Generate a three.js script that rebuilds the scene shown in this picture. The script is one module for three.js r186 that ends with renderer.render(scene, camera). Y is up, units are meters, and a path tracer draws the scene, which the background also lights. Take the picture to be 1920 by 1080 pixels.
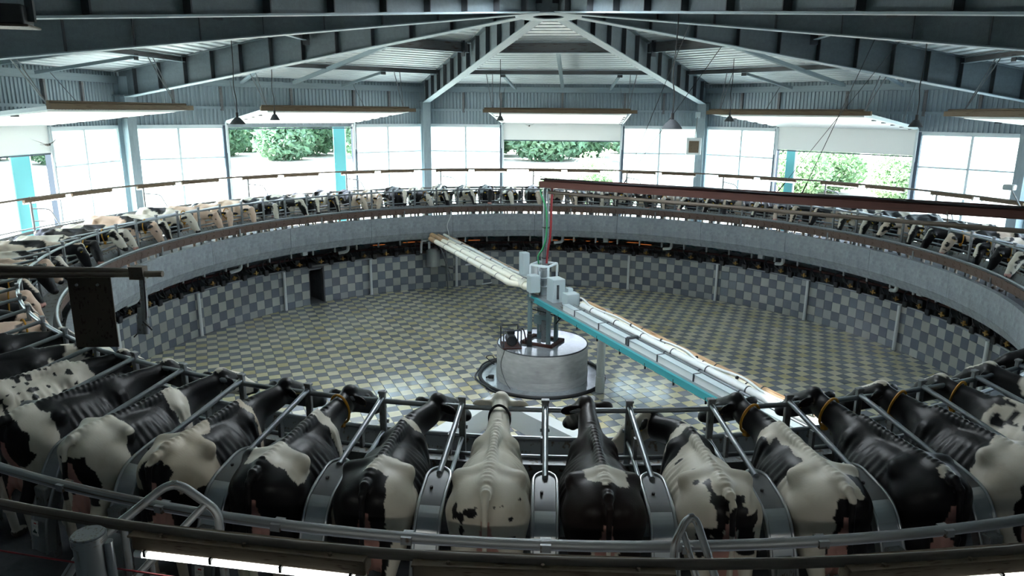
import * as THREE from 'three';
import { mergeGeometries } from 'three/addons/utils/BufferGeometryUtils.js';
import { RoundedBoxGeometry } from 'three/addons/geometries/RoundedBoxGeometry.js';
import { RectAreaLightUniformsLib } from 'three/addons/lights/RectAreaLightUniformsLib.js';
RectAreaLightUniformsLib.init();

// ---------------------------------------------------------------- camera, sky, sun, exposure
const scene = new THREE.Scene();
const camera = new THREE.PerspectiveCamera(43.5, 16 / 9, 0.1, 2000);
camera.rotation.order = 'YXZ';
camera.position.set(0, 6.9675, 17.9464);
camera.rotation.set(-0.2386, 0.0447, 0.008);
camera.updateMatrixWorld(true);
const renderer = new THREE.WebGLRenderer({ antialias: true });
renderer.toneMapping = THREE.LinearToneMapping;
renderer.toneMappingExposure = 7.2;
renderer.shadowMap.enabled = true;
{ // hazy bright summer sky: pale at the horizon, a little bluer overhead
  const W = 64, H = 64, d = new Float32Array(W * H * 4);
  for (let j = 0; j < H; j++) {
    const e = Math.max(0, (j + 0.5) / H - 0.5) * 2, t = Math.pow(e, 0.6);
    for (let i = 0; i < W; i++) d.set([1.42 - 0.66 * t, 1.54 - 0.5 * t, 1.78 - 0.34 * t, 1], (j * W + i) * 4);
  }
  const sky = new THREE.DataTexture(d, W, H, THREE.RGBAFormat, THREE.FloatType);
  sky.mapping = THREE.EquirectangularReflectionMapping;
  sky.magFilter = THREE.LinearFilter; sky.needsUpdate = true;
  scene.background = sky;
}
const sun = new THREE.DirectionalLight(new THREE.Color(1, 0.975, 0.92), 13);
sun.position.set(-50, 70, -18); sun.target.position.set(0, 2, 0);
sun.castShadow = true; sun.shadow.mapSize.set(2048, 2048);
Object.assign(sun.shadow.camera, { left: -60, right: 60, top: 60, bottom: -60, near: 1, far: 250 });
scene.add(sun, sun.target);

// ---------------------------------------------------------------- helpers
const PI = Math.PI, DEG = PI / 180;
let _s = 12345;
const rnd = () => { _s = (_s + 0x6d2b79f5) | 0; let t = Math.imul(_s ^ (_s >>> 15), 1 | _s); t = (t + Math.imul(t ^ (t >>> 7), 61 | t)) ^ t; return ((t ^ (t >>> 14)) >>> 0) / 4294967296; };
const seed = (n) => { _s = n * 7919 + 17; };
const rr = (a, b) => a + (b - a) * rnd();
const V = (x, y, z) => new THREE.Vector3(x, y, z);
const lerp = (a, b, t) => a + (b - a) * t, clamp = (x, a, b) => Math.min(b, Math.max(a, x));
const smooth = (a, b, x) => { const t = clamp((x - a) / (b - a), 0, 1); return t * t * (3 - 2 * t); };
const P = (a, R, y) => V(R * Math.sin(a), y, -R * Math.cos(a)); // a = 0 is the far side, a > 0 to the right
const taken = new Map();
function numbered(n) { const k = taken.get(n) ?? 0; taken.set(n, k + 1); return k ? `${n}_${String(k).padStart(3, '0')}` : n; }
function shadow(o) { o.traverse((c) => { if (c.isMesh) { c.castShadow = true; c.receiveShadow = true; } }); return o; }
function M(name, geo, mat, parent) { // a part (or, without parent, a top-level mesh)
  const m = new THREE.Mesh(geo, mat); m.castShadow = m.receiveShadow = true;
  m.name = parent ? name : numbered(name);
  (parent ?? scene).add(m); return m;
}
function tag(o, label, category, group) { o.userData.label = label; o.userData.category = category; if (group) o.userData.group = group; return o; }
function thing(name, label, category, pos, turn = 0, group) {
  const g = new THREE.Group(); g.name = numbered(name); if (pos) g.position.copy(pos); g.rotation.y = turn; scene.add(g);
  return tag(g, label, category, group);
}
function struct(name, pos, turn = 0) { const g = new THREE.Group(); g.name = numbered(name); if (pos) g.position.copy(pos); g.rotation.y = turn; g.userData.kind = 'structure'; scene.add(g); return g; }
function copyOf(o, label, group) { const c = o.clone(); c.rotation.set(0, 0, 0); c.name = numbered(o.name.replace(/_\d{3}$/, '')); c.userData = { ...o.userData }; if (label) c.userData.label = label; if (group) c.userData.group = group; scene.add(c); return c; }

// geometry makers (all non-indexed so they merge)
const flat = (g) => { const r = g.index ? g.toNonIndexed() : g; for (const k of Object.keys(r.attributes)) if (!['position', 'normal', 'uv'].includes(k)) r.deleteAttribute(k); return r; };
const merge = (l) => mergeGeometries(l.map(flat), false);
const box = (w, h, d, x = 0, y = 0, z = 0) => flat(new THREE.BoxGeometry(w, h, d)).translate(x, y, z);
const rbox = (w, h, d, r, x = 0, y = 0, z = 0, s = 2) => flat(new RoundedBoxGeometry(w, h, d, s, r)).translate(x, y, z);
const cylY = (r, h, x = 0, y = 0, z = 0, n = 14, r2 = r) => flat(new THREE.CylinderGeometry(r2, r, h, n)).translate(x, y + h / 2, z);
function bar(a, b, r, n = 8, r2 = r) { // round bar between two points
  const d = b.clone().sub(a), L = d.length(), g = flat(new THREE.CylinderGeometry(r2, r, L, n));
  g.applyQuaternion(new THREE.Quaternion().setFromUnitVectors(V(0, 1, 0), d.normalize()));
  return g.translate((a.x + b.x) / 2, (a.y + b.y) / 2, (a.z + b.z) / 2);
}
function beam(a, b, w, h, up = V(0, 1, 0)) { // box section between two points
  const d = b.clone().sub(a), L = d.length(), z = d.normalize(), x = up.clone().cross(z).normalize(), y = z.clone().cross(x);
  const g = box(w, h, L); g.applyMatrix4(new THREE.Matrix4().makeBasis(x, y, z));
  return g.translate((a.x + b.x) / 2, (a.y + b.y) / 2, (a.z + b.z) / 2);
}
const ORDN = ['', 'first', 'second', 'third', 'fourth', 'fifth', 'sixth', 'seventh', 'eighth', 'ninth', 'tenth', 'eleventh', 'twelfth'];
const ord = (n) => ORDN[n] ?? `${n}${n > 20 ? [, 'st', 'nd', 'rd'][n % 10] ?? 'th' : 'th'}`;
const wrapA = (a) => Math.atan2(Math.sin(a), Math.cos(a));
const tube = (pts, r, seg = 40, n = 8, closed = false) => flat(new THREE.TubeGeometry(new THREE.CatmullRomCurve3(pts, closed, 'centripetal'), seg, r, n, closed));
function path(pts, r, n = 8, bend = 0.06) { // bent pipe with rounded corners
  const c = new THREE.CurvePath();
  let last = pts[0];
  for (let i = 1; i < pts.length; i++) {
    if (i < pts.length - 1) {
      const d0 = pts[i].clone().sub(pts[i - 1]).normalize(), d1 = pts[i + 1].clone().sub(pts[i]).normalize();
      const p = pts[i].clone().addScaledVector(d0, -bend), q = pts[i].clone().addScaledVector(d1, bend);
      c.add(new THREE.LineCurve3(last, p)); c.add(new THREE.QuadraticBezierCurve3(p, pts[i], q)); last = q;
    } else c.add(new THREE.LineCurve3(last, pts[i]));
  }
  return flat(new THREE.TubeGeometry(c, 18 * (pts.length - 1), r, n, false));
}
function arc(R, y, r, a0, a1, seg, n = 8) { // round pipe along the ring
  class C extends THREE.Curve { getPoint(t, o = new THREE.Vector3()) { return o.copy(P(lerp(a0, a1, t), R, y)); } }
  return flat(new THREE.TubeGeometry(new C(), seg, r, n, Math.abs(a1 - a0) > 6.28));
}
function sweep(profile, a0, a1, seg, caps = true) { // closed (R, y) polygon swept around the axis; uv in metres
  const pos = [], uv = [], n = profile.length;
  let area = 0; profile.forEach((p, i) => { const q = profile[(i + 1) % n]; area += p[0] * q[1] - q[0] * p[1]; });
  const pr = area > 0 ? profile : [...profile].reverse();
  const put = (a, p, u, v) => { const q = P(a, p[0], p[1]); pos.push(q.x, q.y, q.z); uv.push(u, v); };
  for (let s = 0; s < seg; s++) {
    const b0 = lerp(a0, a1, s / seg), b1 = lerp(a0, a1, (s + 1) / seg);
    let v0 = 0;
    for (let i = 0; i < n; i++) {
      const p = pr[i], q = pr[(i + 1) % n], v1 = v0 + Math.hypot(q[0] - p[0], q[1] - p[1]), R = 11;
      put(b0, p, b0 * R, v0); put(b0, q, b0 * R, v1); put(b1, q, b1 * R, v1);
      put(b0, p, b0 * R, v0); put(b1, q, b1 * R, v1); put(b1, p, b1 * R, v0); v0 = v1;
    }
  }
  if (caps && a1 - a0 < 6.28) {
    const tri = THREE.ShapeUtils.triangulateShape(pr.map((p) => new THREE.Vector2(p[0], p[1])), []);
    for (const t of tri) { for (const i of [t[0], t[2], t[1]]) put(a0, pr[i], pr[i][0], pr[i][1]); for (const i of t) put(a1, pr[i], pr[i][0], pr[i][1]); }
  }
  const g = new THREE.BufferGeometry();
  g.setAttribute('position', new THREE.Float32BufferAttribute(pos, 3)); g.setAttribute('uv', new THREE.Float32BufferAttribute(uv, 2));
  g.computeVertexNormals(); return g;
}
function chamfered(w, h, d, c) { // tile lying on its back: bevelled top, sides, no underside (18 triangles)
  const x = w / 2, z = d / 2, xi = x - c, zi = z - c, y = h - c, pos = [];
  const q = (a, b, e, f) => pos.push(...a, ...b, ...e, ...a, ...e, ...f);
  q([-xi, h, zi], [xi, h, zi], [xi, h, -zi], [-xi, h, -zi]);
  const o = [[-x, z], [x, z], [x, -z], [-x, -z]], i = [[-xi, zi], [xi, zi], [xi, -zi], [-xi, -zi]];
  for (let k = 0; k < 4; k++) { const m = (k + 1) % 4;
    q([o[k][0], y, o[k][1]], [o[m][0], y, o[m][1]], [i[m][0], h, i[m][1]], [i[k][0], h, i[k][1]]);
    q([o[k][0], 0, o[k][1]], [o[m][0], 0, o[m][1]], [o[m][0], y, o[m][1]], [o[k][0], y, o[k][1]]); }
  const g = new THREE.BufferGeometry(); g.setAttribute('position', new THREE.Float32BufferAttribute(pos, 3));
  const uv = []; for (let k = 0; k < pos.length; k += 3) uv.push(pos[k] + pos[k + 1], pos[k + 2] + pos[k + 1]);
  g.setAttribute('uv', new THREE.Float32BufferAttribute(uv, 2)); g.computeVertexNormals(); return g;
}
function prism(poly, depth, cx = 0) { // polygon in (x, y) extruded along z, centred
  const s = new THREE.Shape(poly.map((p) => new THREE.Vector2(p[0], p[1])));
  return flat(new THREE.ExtrudeGeometry(s, { depth, bevelEnabled: false })).translate(0, 0, -depth / 2);
}
// value noise
const hsh = (x, y, z) => { let h = Math.imul(x, 374761393) ^ Math.imul(y, 668265263) ^ Math.imul(z, 2147483647 - 1274126177); h = Math.imul(h ^ (h >>> 13), 1274126177); return ((h ^ (h >>> 16)) >>> 0) / 4294967296; };
function vn(x, y, z) {
  const xi = Math.floor(x), yi = Math.floor(y), zi = Math.floor(z), f = (t) => t * t * (3 - 2 * t), u = f(x - xi), v = f(y - yi), w = f(z - zi);
  const l = (a, b, t) => a + (b - a) * t, H = (i, j, k) => hsh(xi + i, yi + j, zi + k);
  return l(l(l(H(0, 0, 0), H(1, 0, 0), u), l(H(0, 1, 0), H(1, 1, 0), u), v), l(l(H(0, 0, 1), H(1, 0, 1), u), l(H(0, 1, 1), H(1, 1, 1), u), v), w) * 2 - 1;
}
const fbm = (x, y, z) => vn(x, y, z) * 0.58 + vn(x * 2.1 + 7, y * 2.1, z * 2.1) * 0.28 + vn(x * 4.3, y * 4.3 + 3, z * 4.3) * 0.14;

// textures
function noiseTex(size, f, srgb = true) { // f(u, v) -> [r, g, b] 0..1, tileable when f uses the wrapped noise below
  const d = new Uint8Array(size * size * 4);
  for (let j = 0; j < size; j++) for (let i = 0; i < size; i++) { const c = f(i / size, j / size); d.set([c[0] * 255, c[1] * 255, c[2] * 255, 255].map((v) => clamp(v, 0, 255)), (j * size + i) * 4); }
  const t = new THREE.DataTexture(d, size, size); t.wrapS = t.wrapT = THREE.RepeatWrapping; t.magFilter = THREE.LinearFilter; t.minFilter = THREE.LinearMipmapLinearFilter; t.generateMipmaps = true;
  if (srgb) t.colorSpace = THREE.SRGBColorSpace; t.needsUpdate = true; return t;
}
const tnoise = (u, v, f, s) => { const a = u * 2 * PI, b = v * 2 * PI, r = f / (2 * PI); return 0.5 * fbm(Math.cos(a) * r + s, Math.sin(a) * r + s, Math.cos(b) * r) + 0.5 * fbm(Math.cos(b) * r + 5 + s, Math.sin(b) * r, Math.sin(a) * r + 2); };
const T = {};
T.concrete = noiseTex(256, (u, v) => { const n = tnoise(u, v, 10, 3), m = tnoise(u, v, 60, 9); const b = 0.8 + 0.16 * n + 0.1 * m; return [b, b * 1.005, b * 1.01]; });
T.steel = noiseTex(256, (u, v) => { const n = tnoise(u, v, 16, 31), m = tnoise(u, v, 90, 12); const b = 0.84 + 0.1 * n + 0.08 * m; return [b, b, b]; });
T.grime = noiseTex(256, (u, v) => { const n = tnoise(u, v, 24, 51); const k = smooth(0.1, 0.4, n); return [lerp(0.95, 0.62, k), lerp(0.95, 0.5, k), lerp(0.95, 0.4, k)]; });
T.wet = noiseTex(256, (u, v) => { const n = tnoise(u, v, 14, 71) + 0.4 * tnoise(u, v, 50, 5); const b = clamp(0.55 + 0.5 * n, 0.2, 1); return [b, b, b]; }, false);
T.wet.repeat.set(0.4, 0.4);
T.bumps = noiseTex(256, (u, v) => { const b = 0.5 + 0.5 * tnoise(u, v, 40, 23); return [b, b, b]; }, false);
const std = (color, roughness, metalness = 0, extra = {}) => new THREE.MeshStandardMaterial({ color, roughness, metalness, ...extra });
const X = {
  beam: std('#707d84', 0.62, 0, { map: T.steel }),
  beamDark: std('#4b4f54', 0.75, 0, { map: T.steel }),
  column: std('#9fb0b8', 0.6, 0, { map: T.steel }),
  roof: std('#d9dfe1', 0.5, 0.05),
  clad: std('#94a2aa', 0.55, 0.1),
  purlin: std('#77777a', 0.7, 0, { map: T.grime }),
  frame: std('#cfd9dd', 0.55),
  frameDark: std('#4d5a68', 0.6),
  doorWhite: std('#e8ebea', 0.5),
  concrete: std('#b4babf', 0.85, 0, { map: T.concrete, bumpMap: T.bumps, bumpScale: 0.002 }),
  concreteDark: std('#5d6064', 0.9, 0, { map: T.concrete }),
  pedestal: std('#d9d9d6', 0.8, 0, { map: T.concrete }),
  wetSlab: std('#9a9fa2', 0.15, 0, { map: T.concrete, bumpMap: T.wet, bumpScale: 0.003 }),
  grout: std('#55565a', 0.8),
  galv: std('#a7adb1', 0.36, 0.75, { map: T.steel }),
  galvDull: std('#8a8d8f', 0.5, 0.55, { map: T.grime }),
  stainless: std('#b9bcbe', 0.3, 0.95),
  panelTop: std('#6c6d6e', 0.45, 0.7),
  rust: std('#4d2a22', 0.75, 0.1, { map: T.grime }),
  apron: std('#6e5a50', 0.75, 0.05, { map: T.grime }),
  tray: std('#6d5d4a', 0.8, 0.1, { map: T.grime }),
  pipeDark: std('#6a6056', 0.6, 0.35, { map: T.grime }),
  pvc: std('#e9e4d2', 0.42),
  pvcTan: std('#b0906c', 0.55, 0, { map: T.grime }),
  white: std('#d0d4d3', 0.5),
  boxGrey: std('#a6b3b6', 0.5),
  boxDark: std('#6f8387', 0.5),
  teal: std('#2f8f96', 0.5),
  tealDark: std('#1f4f52', 0.7),
  blackRubber: std('#16181b', 0.6),
  motor: std('#1c1d20', 0.5),
  hoseRed: std('#7d1c22', 0.45), hoseGreen: std('#2a8a56', 0.45),
  brass: std('#9a7a42', 0.45, 0.4),
  panelBrown: std('#453c33', 0.9, 0, { map: T.grime }),
  ground: std('#d2cec0', 0.95, 0, { map: T.concrete }),
  greenBlue: std('#5aa5a8', 0.7),
  glass: new THREE.MeshPhysicalMaterial({ color: '#eef8f8', roughness: 0.6, transmission: 1, thickness: 0, ior: 1.45 }),
  addedRooflight: new THREE.MeshPhysicalMaterial({ color: '#f2f8fa', roughness: 0.97, transmission: 1, thickness: 0, ior: 1.45 }),  // translucent sheet of the added roof opening over the pit
  lampGlow: new THREE.MeshStandardMaterial({ color: '#ffffff', emissive: new THREE.Color(0.95, 1, 0.96), emissiveIntensity: 1.2, roughness: 0.4 }),
  orangeGlow: new THREE.MeshStandardMaterial({ color: '#ff9a55', emissive: new THREE.Color(1, 0.3, 0.07), emissiveIntensity: 0.06, roughness: 0.5 }),  // glow of the strips added in the gap
  yellow: std('#b07a12', 0.6), yellowTag: std('#d9b021', 0.55), black: std('#0b0b0d', 0.6),
};
// ---------------------------------------------------------------- the building: an octagon round the pit
const PH = 0.046, A = 15.0, YG = 1.75; // turn of the octagon, inner face of the walls from the axis, outside ground / operator floor
const T8 = Math.tan(PI / 8), HALF = A * T8; // half a wall's length
const sideA = (k) => PH + k * PI / 4;
const roofY = (ap) => 8.27 + (15.56 - ap / Math.cos(PI / 8)) * 0.1175; // roof sheet height at apothem ap

{ // ground outside and the operators' floor
  const g = struct('ground');
  const ring = flat(new THREE.RingGeometry(13.6, 260, 72, 3)).rotateX(-PI / 2).translate(0, YG, 0);
  const p = ring.attributes.position, uv = new Float32Array(p.count * 2);
  for (let i = 0; i < p.count; i++) { uv[i * 2] = p.getX(i) * 0.15; uv[i * 2 + 1] = p.getZ(i) * 0.15; }
  ring.setAttribute('uv', new THREE.BufferAttribute(uv, 2)); M('field', ring, X.ground, g);
  M('operator_floor', sweep([[13.55, YG - 0.3], [13.55, YG + 0.02], [16.6, YG + 0.02], [16.6, YG - 0.3]], 0, 2 * PI, 80), X.concreteDark, g);
}
// pit floor: chequered tiles laid in line with the pipe bridge, every tile of its own
const GRID = 25.6 * DEG, TILE = 0.3;
const proj = (v) => { const q = v.clone().project(camera); return [(q.x * 0.5 + 0.5) * 1920, (0.5 - q.y * 0.5) * 1080, q.z]; };
const inFrame = (v, m = 0) => { const [x, y, z] = proj(v); return z < 1 && x > -m && x < 1920 + m && y > -m && y < 1080 + m; };
{
  const floor = struct('floor');
  M('grout_bed', cylY(11.6, 0.3, 0, -0.312, 0, 96), X.grout, floor);
  const geo = chamfered(TILE - 0.008, 0.012, TILE - 0.008, 0.003).translate(0, -0.012, 0);
  const tones = { l: ['#cbc5a4', '#c4be9e', '#d0cbb2', '#c6c2aa', '#bfb691'], d: ['#7e8289', '#757a82', '#868a90', '#7a7e86', '#828488'] };
  const mats = {}; for (const k of 'ld') mats[k] = tones[k].map((c) => std(c, k === 'l' ? 0.27 : 0.22, 0, { roughnessMap: T.wet }));
  const all = [], u = V(Math.cos(GRID), 0, -Math.sin(GRID)), v = V(Math.sin(GRID), 0, Math.cos(GRID));
  seed(3);
  for (let i = -39; i <= 39; i++) for (let j = -39; j <= 39; j++) {
    const c = V(0, 0, 0).addScaledVector(u, (i + 0.5) * TILE).addScaledVector(v, (j + 0.5) * TILE), R = Math.hypot(c.x, c.z);
    const t = Math.floor(rnd() * 5), dy = rr(-0.0015, 0.0015);
    if (R > 11.42) continue;
    c.y = dy;
    all.push({ c, k: (i + j) & 1 ? 'l' : 'd', t, near: c.distanceTo(camera.position) + (inFrame(c) && proj(c)[1] < 805 && Math.hypot(c.x, c.z + 0.62) > 2.1 ? 0 : 100) });
  }
  all.sort((a, b) => a.near - b.near);
  all.slice(0, 300).forEach((t) => { const m = M('tile', geo, mats[t.k][t.t], floor); m.position.copy(t.c); m.rotation.y = GRID; });
  for (const k of 'ld') {
    const rest = all.slice(300).filter((t) => t.k === k), im = new THREE.InstancedMesh(geo, std('#ffffff', k === 'l' ? 0.27 : 0.22, 0, { roughnessMap: T.wet }), rest.length), mx = new THREE.Matrix4().makeRotationY(GRID);
    rest.forEach((t, i) => { mx.setPosition(t.c); im.setMatrixAt(i, mx); im.setColorAt(i, new THREE.Color(tones[k][t.t])); });
    im.name = k === 'l' ? 'pale_tiles' : 'dark_tiles'; im.userData.kind = 'stuff'; im.castShadow = im.receiveShadow = true; floor.add(im);
  }
}
// tiled wall round the pit, with a dark doorway on the far left
const RW = 11.38, WH = 1.4, NT = 228, ST = 2 * PI / NT, DOOR0 = -48.9 * DEG, DOOR1 = -46.0 * DEG;
{
  const wall = struct('wall_pit');
  M('wall_core', sweep([[RW + 0.02, -0.3], [RW + 0.02, WH], [RW + 0.2, WH], [RW + 0.2, -0.3]], DOOR1, DOOR0 + 2 * PI, 150), X.grout, wall);
  M('wall_core', sweep([[RW + 0.02, WH - 0.08], [RW + 0.02, WH], [RW + 0.2, WH], [RW + 0.2, WH - 0.08]], DOOR0, DOOR1, 3), X.grout, wall);
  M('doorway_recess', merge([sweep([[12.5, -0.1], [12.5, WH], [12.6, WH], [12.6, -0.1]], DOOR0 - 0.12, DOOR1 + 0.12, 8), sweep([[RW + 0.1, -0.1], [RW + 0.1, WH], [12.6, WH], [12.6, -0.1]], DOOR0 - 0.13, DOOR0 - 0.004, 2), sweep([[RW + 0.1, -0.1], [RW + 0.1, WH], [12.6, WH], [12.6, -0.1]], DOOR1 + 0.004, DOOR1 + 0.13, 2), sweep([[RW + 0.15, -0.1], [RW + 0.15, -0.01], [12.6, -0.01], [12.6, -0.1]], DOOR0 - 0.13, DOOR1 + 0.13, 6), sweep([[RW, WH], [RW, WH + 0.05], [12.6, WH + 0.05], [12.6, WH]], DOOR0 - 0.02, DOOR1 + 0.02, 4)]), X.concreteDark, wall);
  const rows = [0, 0.24, 0.55, 0.865, 1.18, 1.39], tl = ['#a6a8a4', '#9c9f9d', '#aeafa9', '#a2a39c'], td = ['#6c737d', '#636a75', '#727780', '#686d76'];
  const geos = rows.slice(1).map((y, i) => chamfered(ST * RW - 0.006, 0.02, y - rows[i] - 0.006, 0.002).rotateX(PI / 2)); // face towards +z
  const ml = tl.map((c) => std(c, 0.3, 0, { roughnessMap: T.wet })), md = td.map((c) => std(c, 0.3, 0, { roughnessMap: T.wet }));
  seed(5); const all = [];
  for (let i = 0; i < NT; i++) for (let r = 0; r < 5; r++) {
    const a = (i + 0.5) * ST, aa = a > PI ? a - 2 * PI : a, t = Math.floor(rnd() * 4);
    if (aa > DOOR0 && aa < DOOR1) continue;
    const pos = P(aa, RW + 0.02, (rows[r] + rows[r + 1]) / 2), vis = inFrame(pos) && Math.abs(aa) < 1.62;
    all.push({ pos, aa, r, light: (i + r) & 1, t, near: pos.distanceTo(camera.position) + (vis ? 0 : 100) });
  }
  all.sort((a, b) => a.near - b.near);
  all.slice(0, 300).forEach((t) => { const m = M('tile', geos[t.r], (t.light ? ml : md)[t.t], wall); m.position.copy(t.pos); m.rotation.y = -t.aa; });
  for (let r = 0; r < 5; r++) {
    const rest = all.slice(300).filter((t) => t.r === r), im = new THREE.InstancedMesh(geos[r], std('#ffffff', 0.3, 0, { roughnessMap: T.wet }), rest.length), mx = new THREE.Matrix4();
    rest.forEach((t, i) => { mx.makeRotationY(-t.aa).setPosition(t.pos); im.setMatrixAt(i, mx); im.setColorAt(i, new THREE.Color((t.light ? tl : td)[t.t])); });
    im.name = 'wall_tiles'; im.userData.kind = 'stuff'; im.castShadow = im.receiveShadow = true; wall.add(im);
  }
  tag(M('wall_top_rail', merge([arc(RW - 0.03, WH + 0.03, 0.03, -PI, PI, 160), ...Array.from({ length: 60 }, (_, i) => cylY(0.042, 0.05, ...P(i * 6 * DEG, RW - 0.03, WH).toArray(), 8))]), X.galv), 'bright galvanised pipe running round the top of the chequered pit wall', 'pipe');
  const post = thing('pit_post', 'white pipe post standing against the chequered pit wall', 'post', P(0, RW - 0.09, 0), 0, 'white posts along the pit wall');
  M('post_pipe', cylY(0.052, 1.42), X.white, post); M('foot_plate', cylY(0.09, 0.02), X.galv, post);
  let first = true; // the two counts run away from the mast
  for (let k = -6; k <= 6; k++) { const a = -0.36 * DEG + k * 18 * DEG; if (!inFrame(P(a, RW - 0.09, 0.7), 10)) continue; const o = first ? post : copyOf(post); first = false; o.position.copy(P(a, RW - 0.09, 0)); o.rotation.y = -a; delete o.userData.group;
    o.userData.label = k === 0 ? 'white post on the pit wall directly behind the mast' : `white post on the chequered pit wall, ${ord(Math.abs(k))} to the ${k < 0 ? 'left' : 'right'} of the mast`; }
}
// walls, windows, roll-up doors, columns, rafters, roof
function corrugated(w, h, pitch, depth, x0 = 0, y0 = 0) { // upright ribs, faces +z
  const pos = [], n = Math.round(w / pitch);
  const prof = []; for (let i = 0; i < n; i++) { const x = -w / 2 + i * pitch; prof.push([x, 0], [x + pitch * 0.4, 0], [x + pitch * 0.5, depth], [x + pitch * 0.9, depth]); } prof.push([w / 2, 0]);
  for (let i = 0; i + 1 < prof.length; i++) { const [a, za] = prof[i], [b, zb] = prof[i + 1]; pos.push(a, 0, za, b, 0, zb, b, h, zb, a, 0, za, b, h, zb, a, h, za); }
  const g = new THREE.BufferGeometry(); g.setAttribute('position', new THREE.Float32BufferAttribute(pos, 3)); g.setAttribute('uv', new THREE.Float32BufferAttribute(new Float32Array(pos.length / 3 * 2), 2)); g.computeVertexNormals();
  return g.translate(x0, y0, 0);
}
const SIDE = { '-3': 'left_near', '-2': 'left', '-1': 'far_left', 0: 'far', 1: 'far_right', 2: 'right', 3: 'right_near', 4: 'near' };
const BAND = 6.42, TOP = 8.12; // window heads, eaves
for (const k of [-3, -2, -1, 0, 1, 2, 3, 4]) {
  const a = sideA(k), base = P(a, A, 0), wall = struct('wall_' + SIDE[k], base, -a), L = HALF * 2;
  const solid = Math.abs(k) >= 3;
  if (k === 4) { // near side: low wall only; above it the gallery is open
    M('wall_panel', box(L, 4.25 - YG, 0.25, 0, (4.25 + YG) / 2, -0.15), X.concreteDark, wall);
    M('eaves_beam', box(L, 0.3, 0.25, 0, 8.0, -0.2), X.beamDark, wall);
    continue;
  }
  if (solid) M('wall_panel', box(L, BAND - YG, 0.2, 0, (BAND + YG) / 2, -0.1), X.concreteDark, wall);
  M('cladding', corrugated(L, TOP - BAND + 0.1, 0.15, 0.035, 0, BAND), X.clad, wall);
  M('outer_skin', box(L + 0.3, TOP - BAND + 0.3, 0.1, 0, (TOP + BAND) / 2 + 0.05, -0.2), X.clad, wall);
  M('eaves_beam', merge([box(L, 0.22, 0.02, 0, 7.93, 0.16), box(L, 0.02, 0.18, 0, 7.83, 0.09), box(L, 0.02, 0.18, 0, 8.04, 0.09)]), X.column, wall);
  M('wall_girt', box(L, 0.09, 0.06, 0, 7.06, 0.06), X.clad, wall);
  for (const x of [-2.72, -0.0, 2.72, -4.4, 4.4]) M('wall_stud', box(0.09, 0.95, 0.08, x, 7.42, 0.07), X.purlin, wall);
  M('window_head', merge([box(HALF - 2.6, 0.1, 0.12, -(HALF + 2.6) / 2, BAND - 0.03, 0.03), box(HALF - 2.6, 0.1, 0.12, (HALF + 2.6) / 2, BAND - 0.03, 0.03)]), X.frame, wall);
  if (solid) continue;
  M('sill_wall', merge([box(HALF - 2.7, 0.25, 0.2, -(HALF + 2.7) / 2, YG + 0.12, -0.05), box(HALF - 2.7, 0.25, 0.2, (HALF + 2.7) / 2, YG + 0.12, -0.05)]), X.concrete, wall);
}
{ let wn = 0;
  for (const k of [-2, -1, 0, 1, 2]) for (const s of [-1, 1]) {
    const a = sideA(k), g = struct('window_' + ++wn, P(a, A, 0), -a);
    const x0 = 2.72, x1 = HALF - 0.2, xm = 4.32, y0 = YG + 0.25, y1 = BAND - 0.08, ym = 5.24;
    const f = (x, y, w, h, d = 0.09) => box(w, h, d, s * x, y, -0.02);
    M('window_frame', merge([f(x0, (y0 + y1) / 2, 0.07, y1 - y0), f(x1, (y0 + y1) / 2, 0.07, y1 - y0), f((x0 + x1) / 2, y0, x1 - x0, 0.07), f((x0 + x1) / 2, y1, x1 - x0, 0.07)]), X.frame, g);
    M('mullion', f(xm, (y0 + y1) / 2, 0.075, y1 - y0), X.frame, g);
    M('transom', f((x0 + x1) / 2, ym, x1 - x0, 0.05, 0.07), X.frame, g);
    for (const [xa, xb] of [[x0, xm], [xm, x1]]) for (const [ya, yb] of [[y0, ym], [ym, y1]]) M('pane', box(xb - xa - 0.06, yb - ya - 0.05, 0.012, s * (xa + xb) / 2, (ya + yb) / 2, -0.02), X.glass, g);
  }
}
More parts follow.
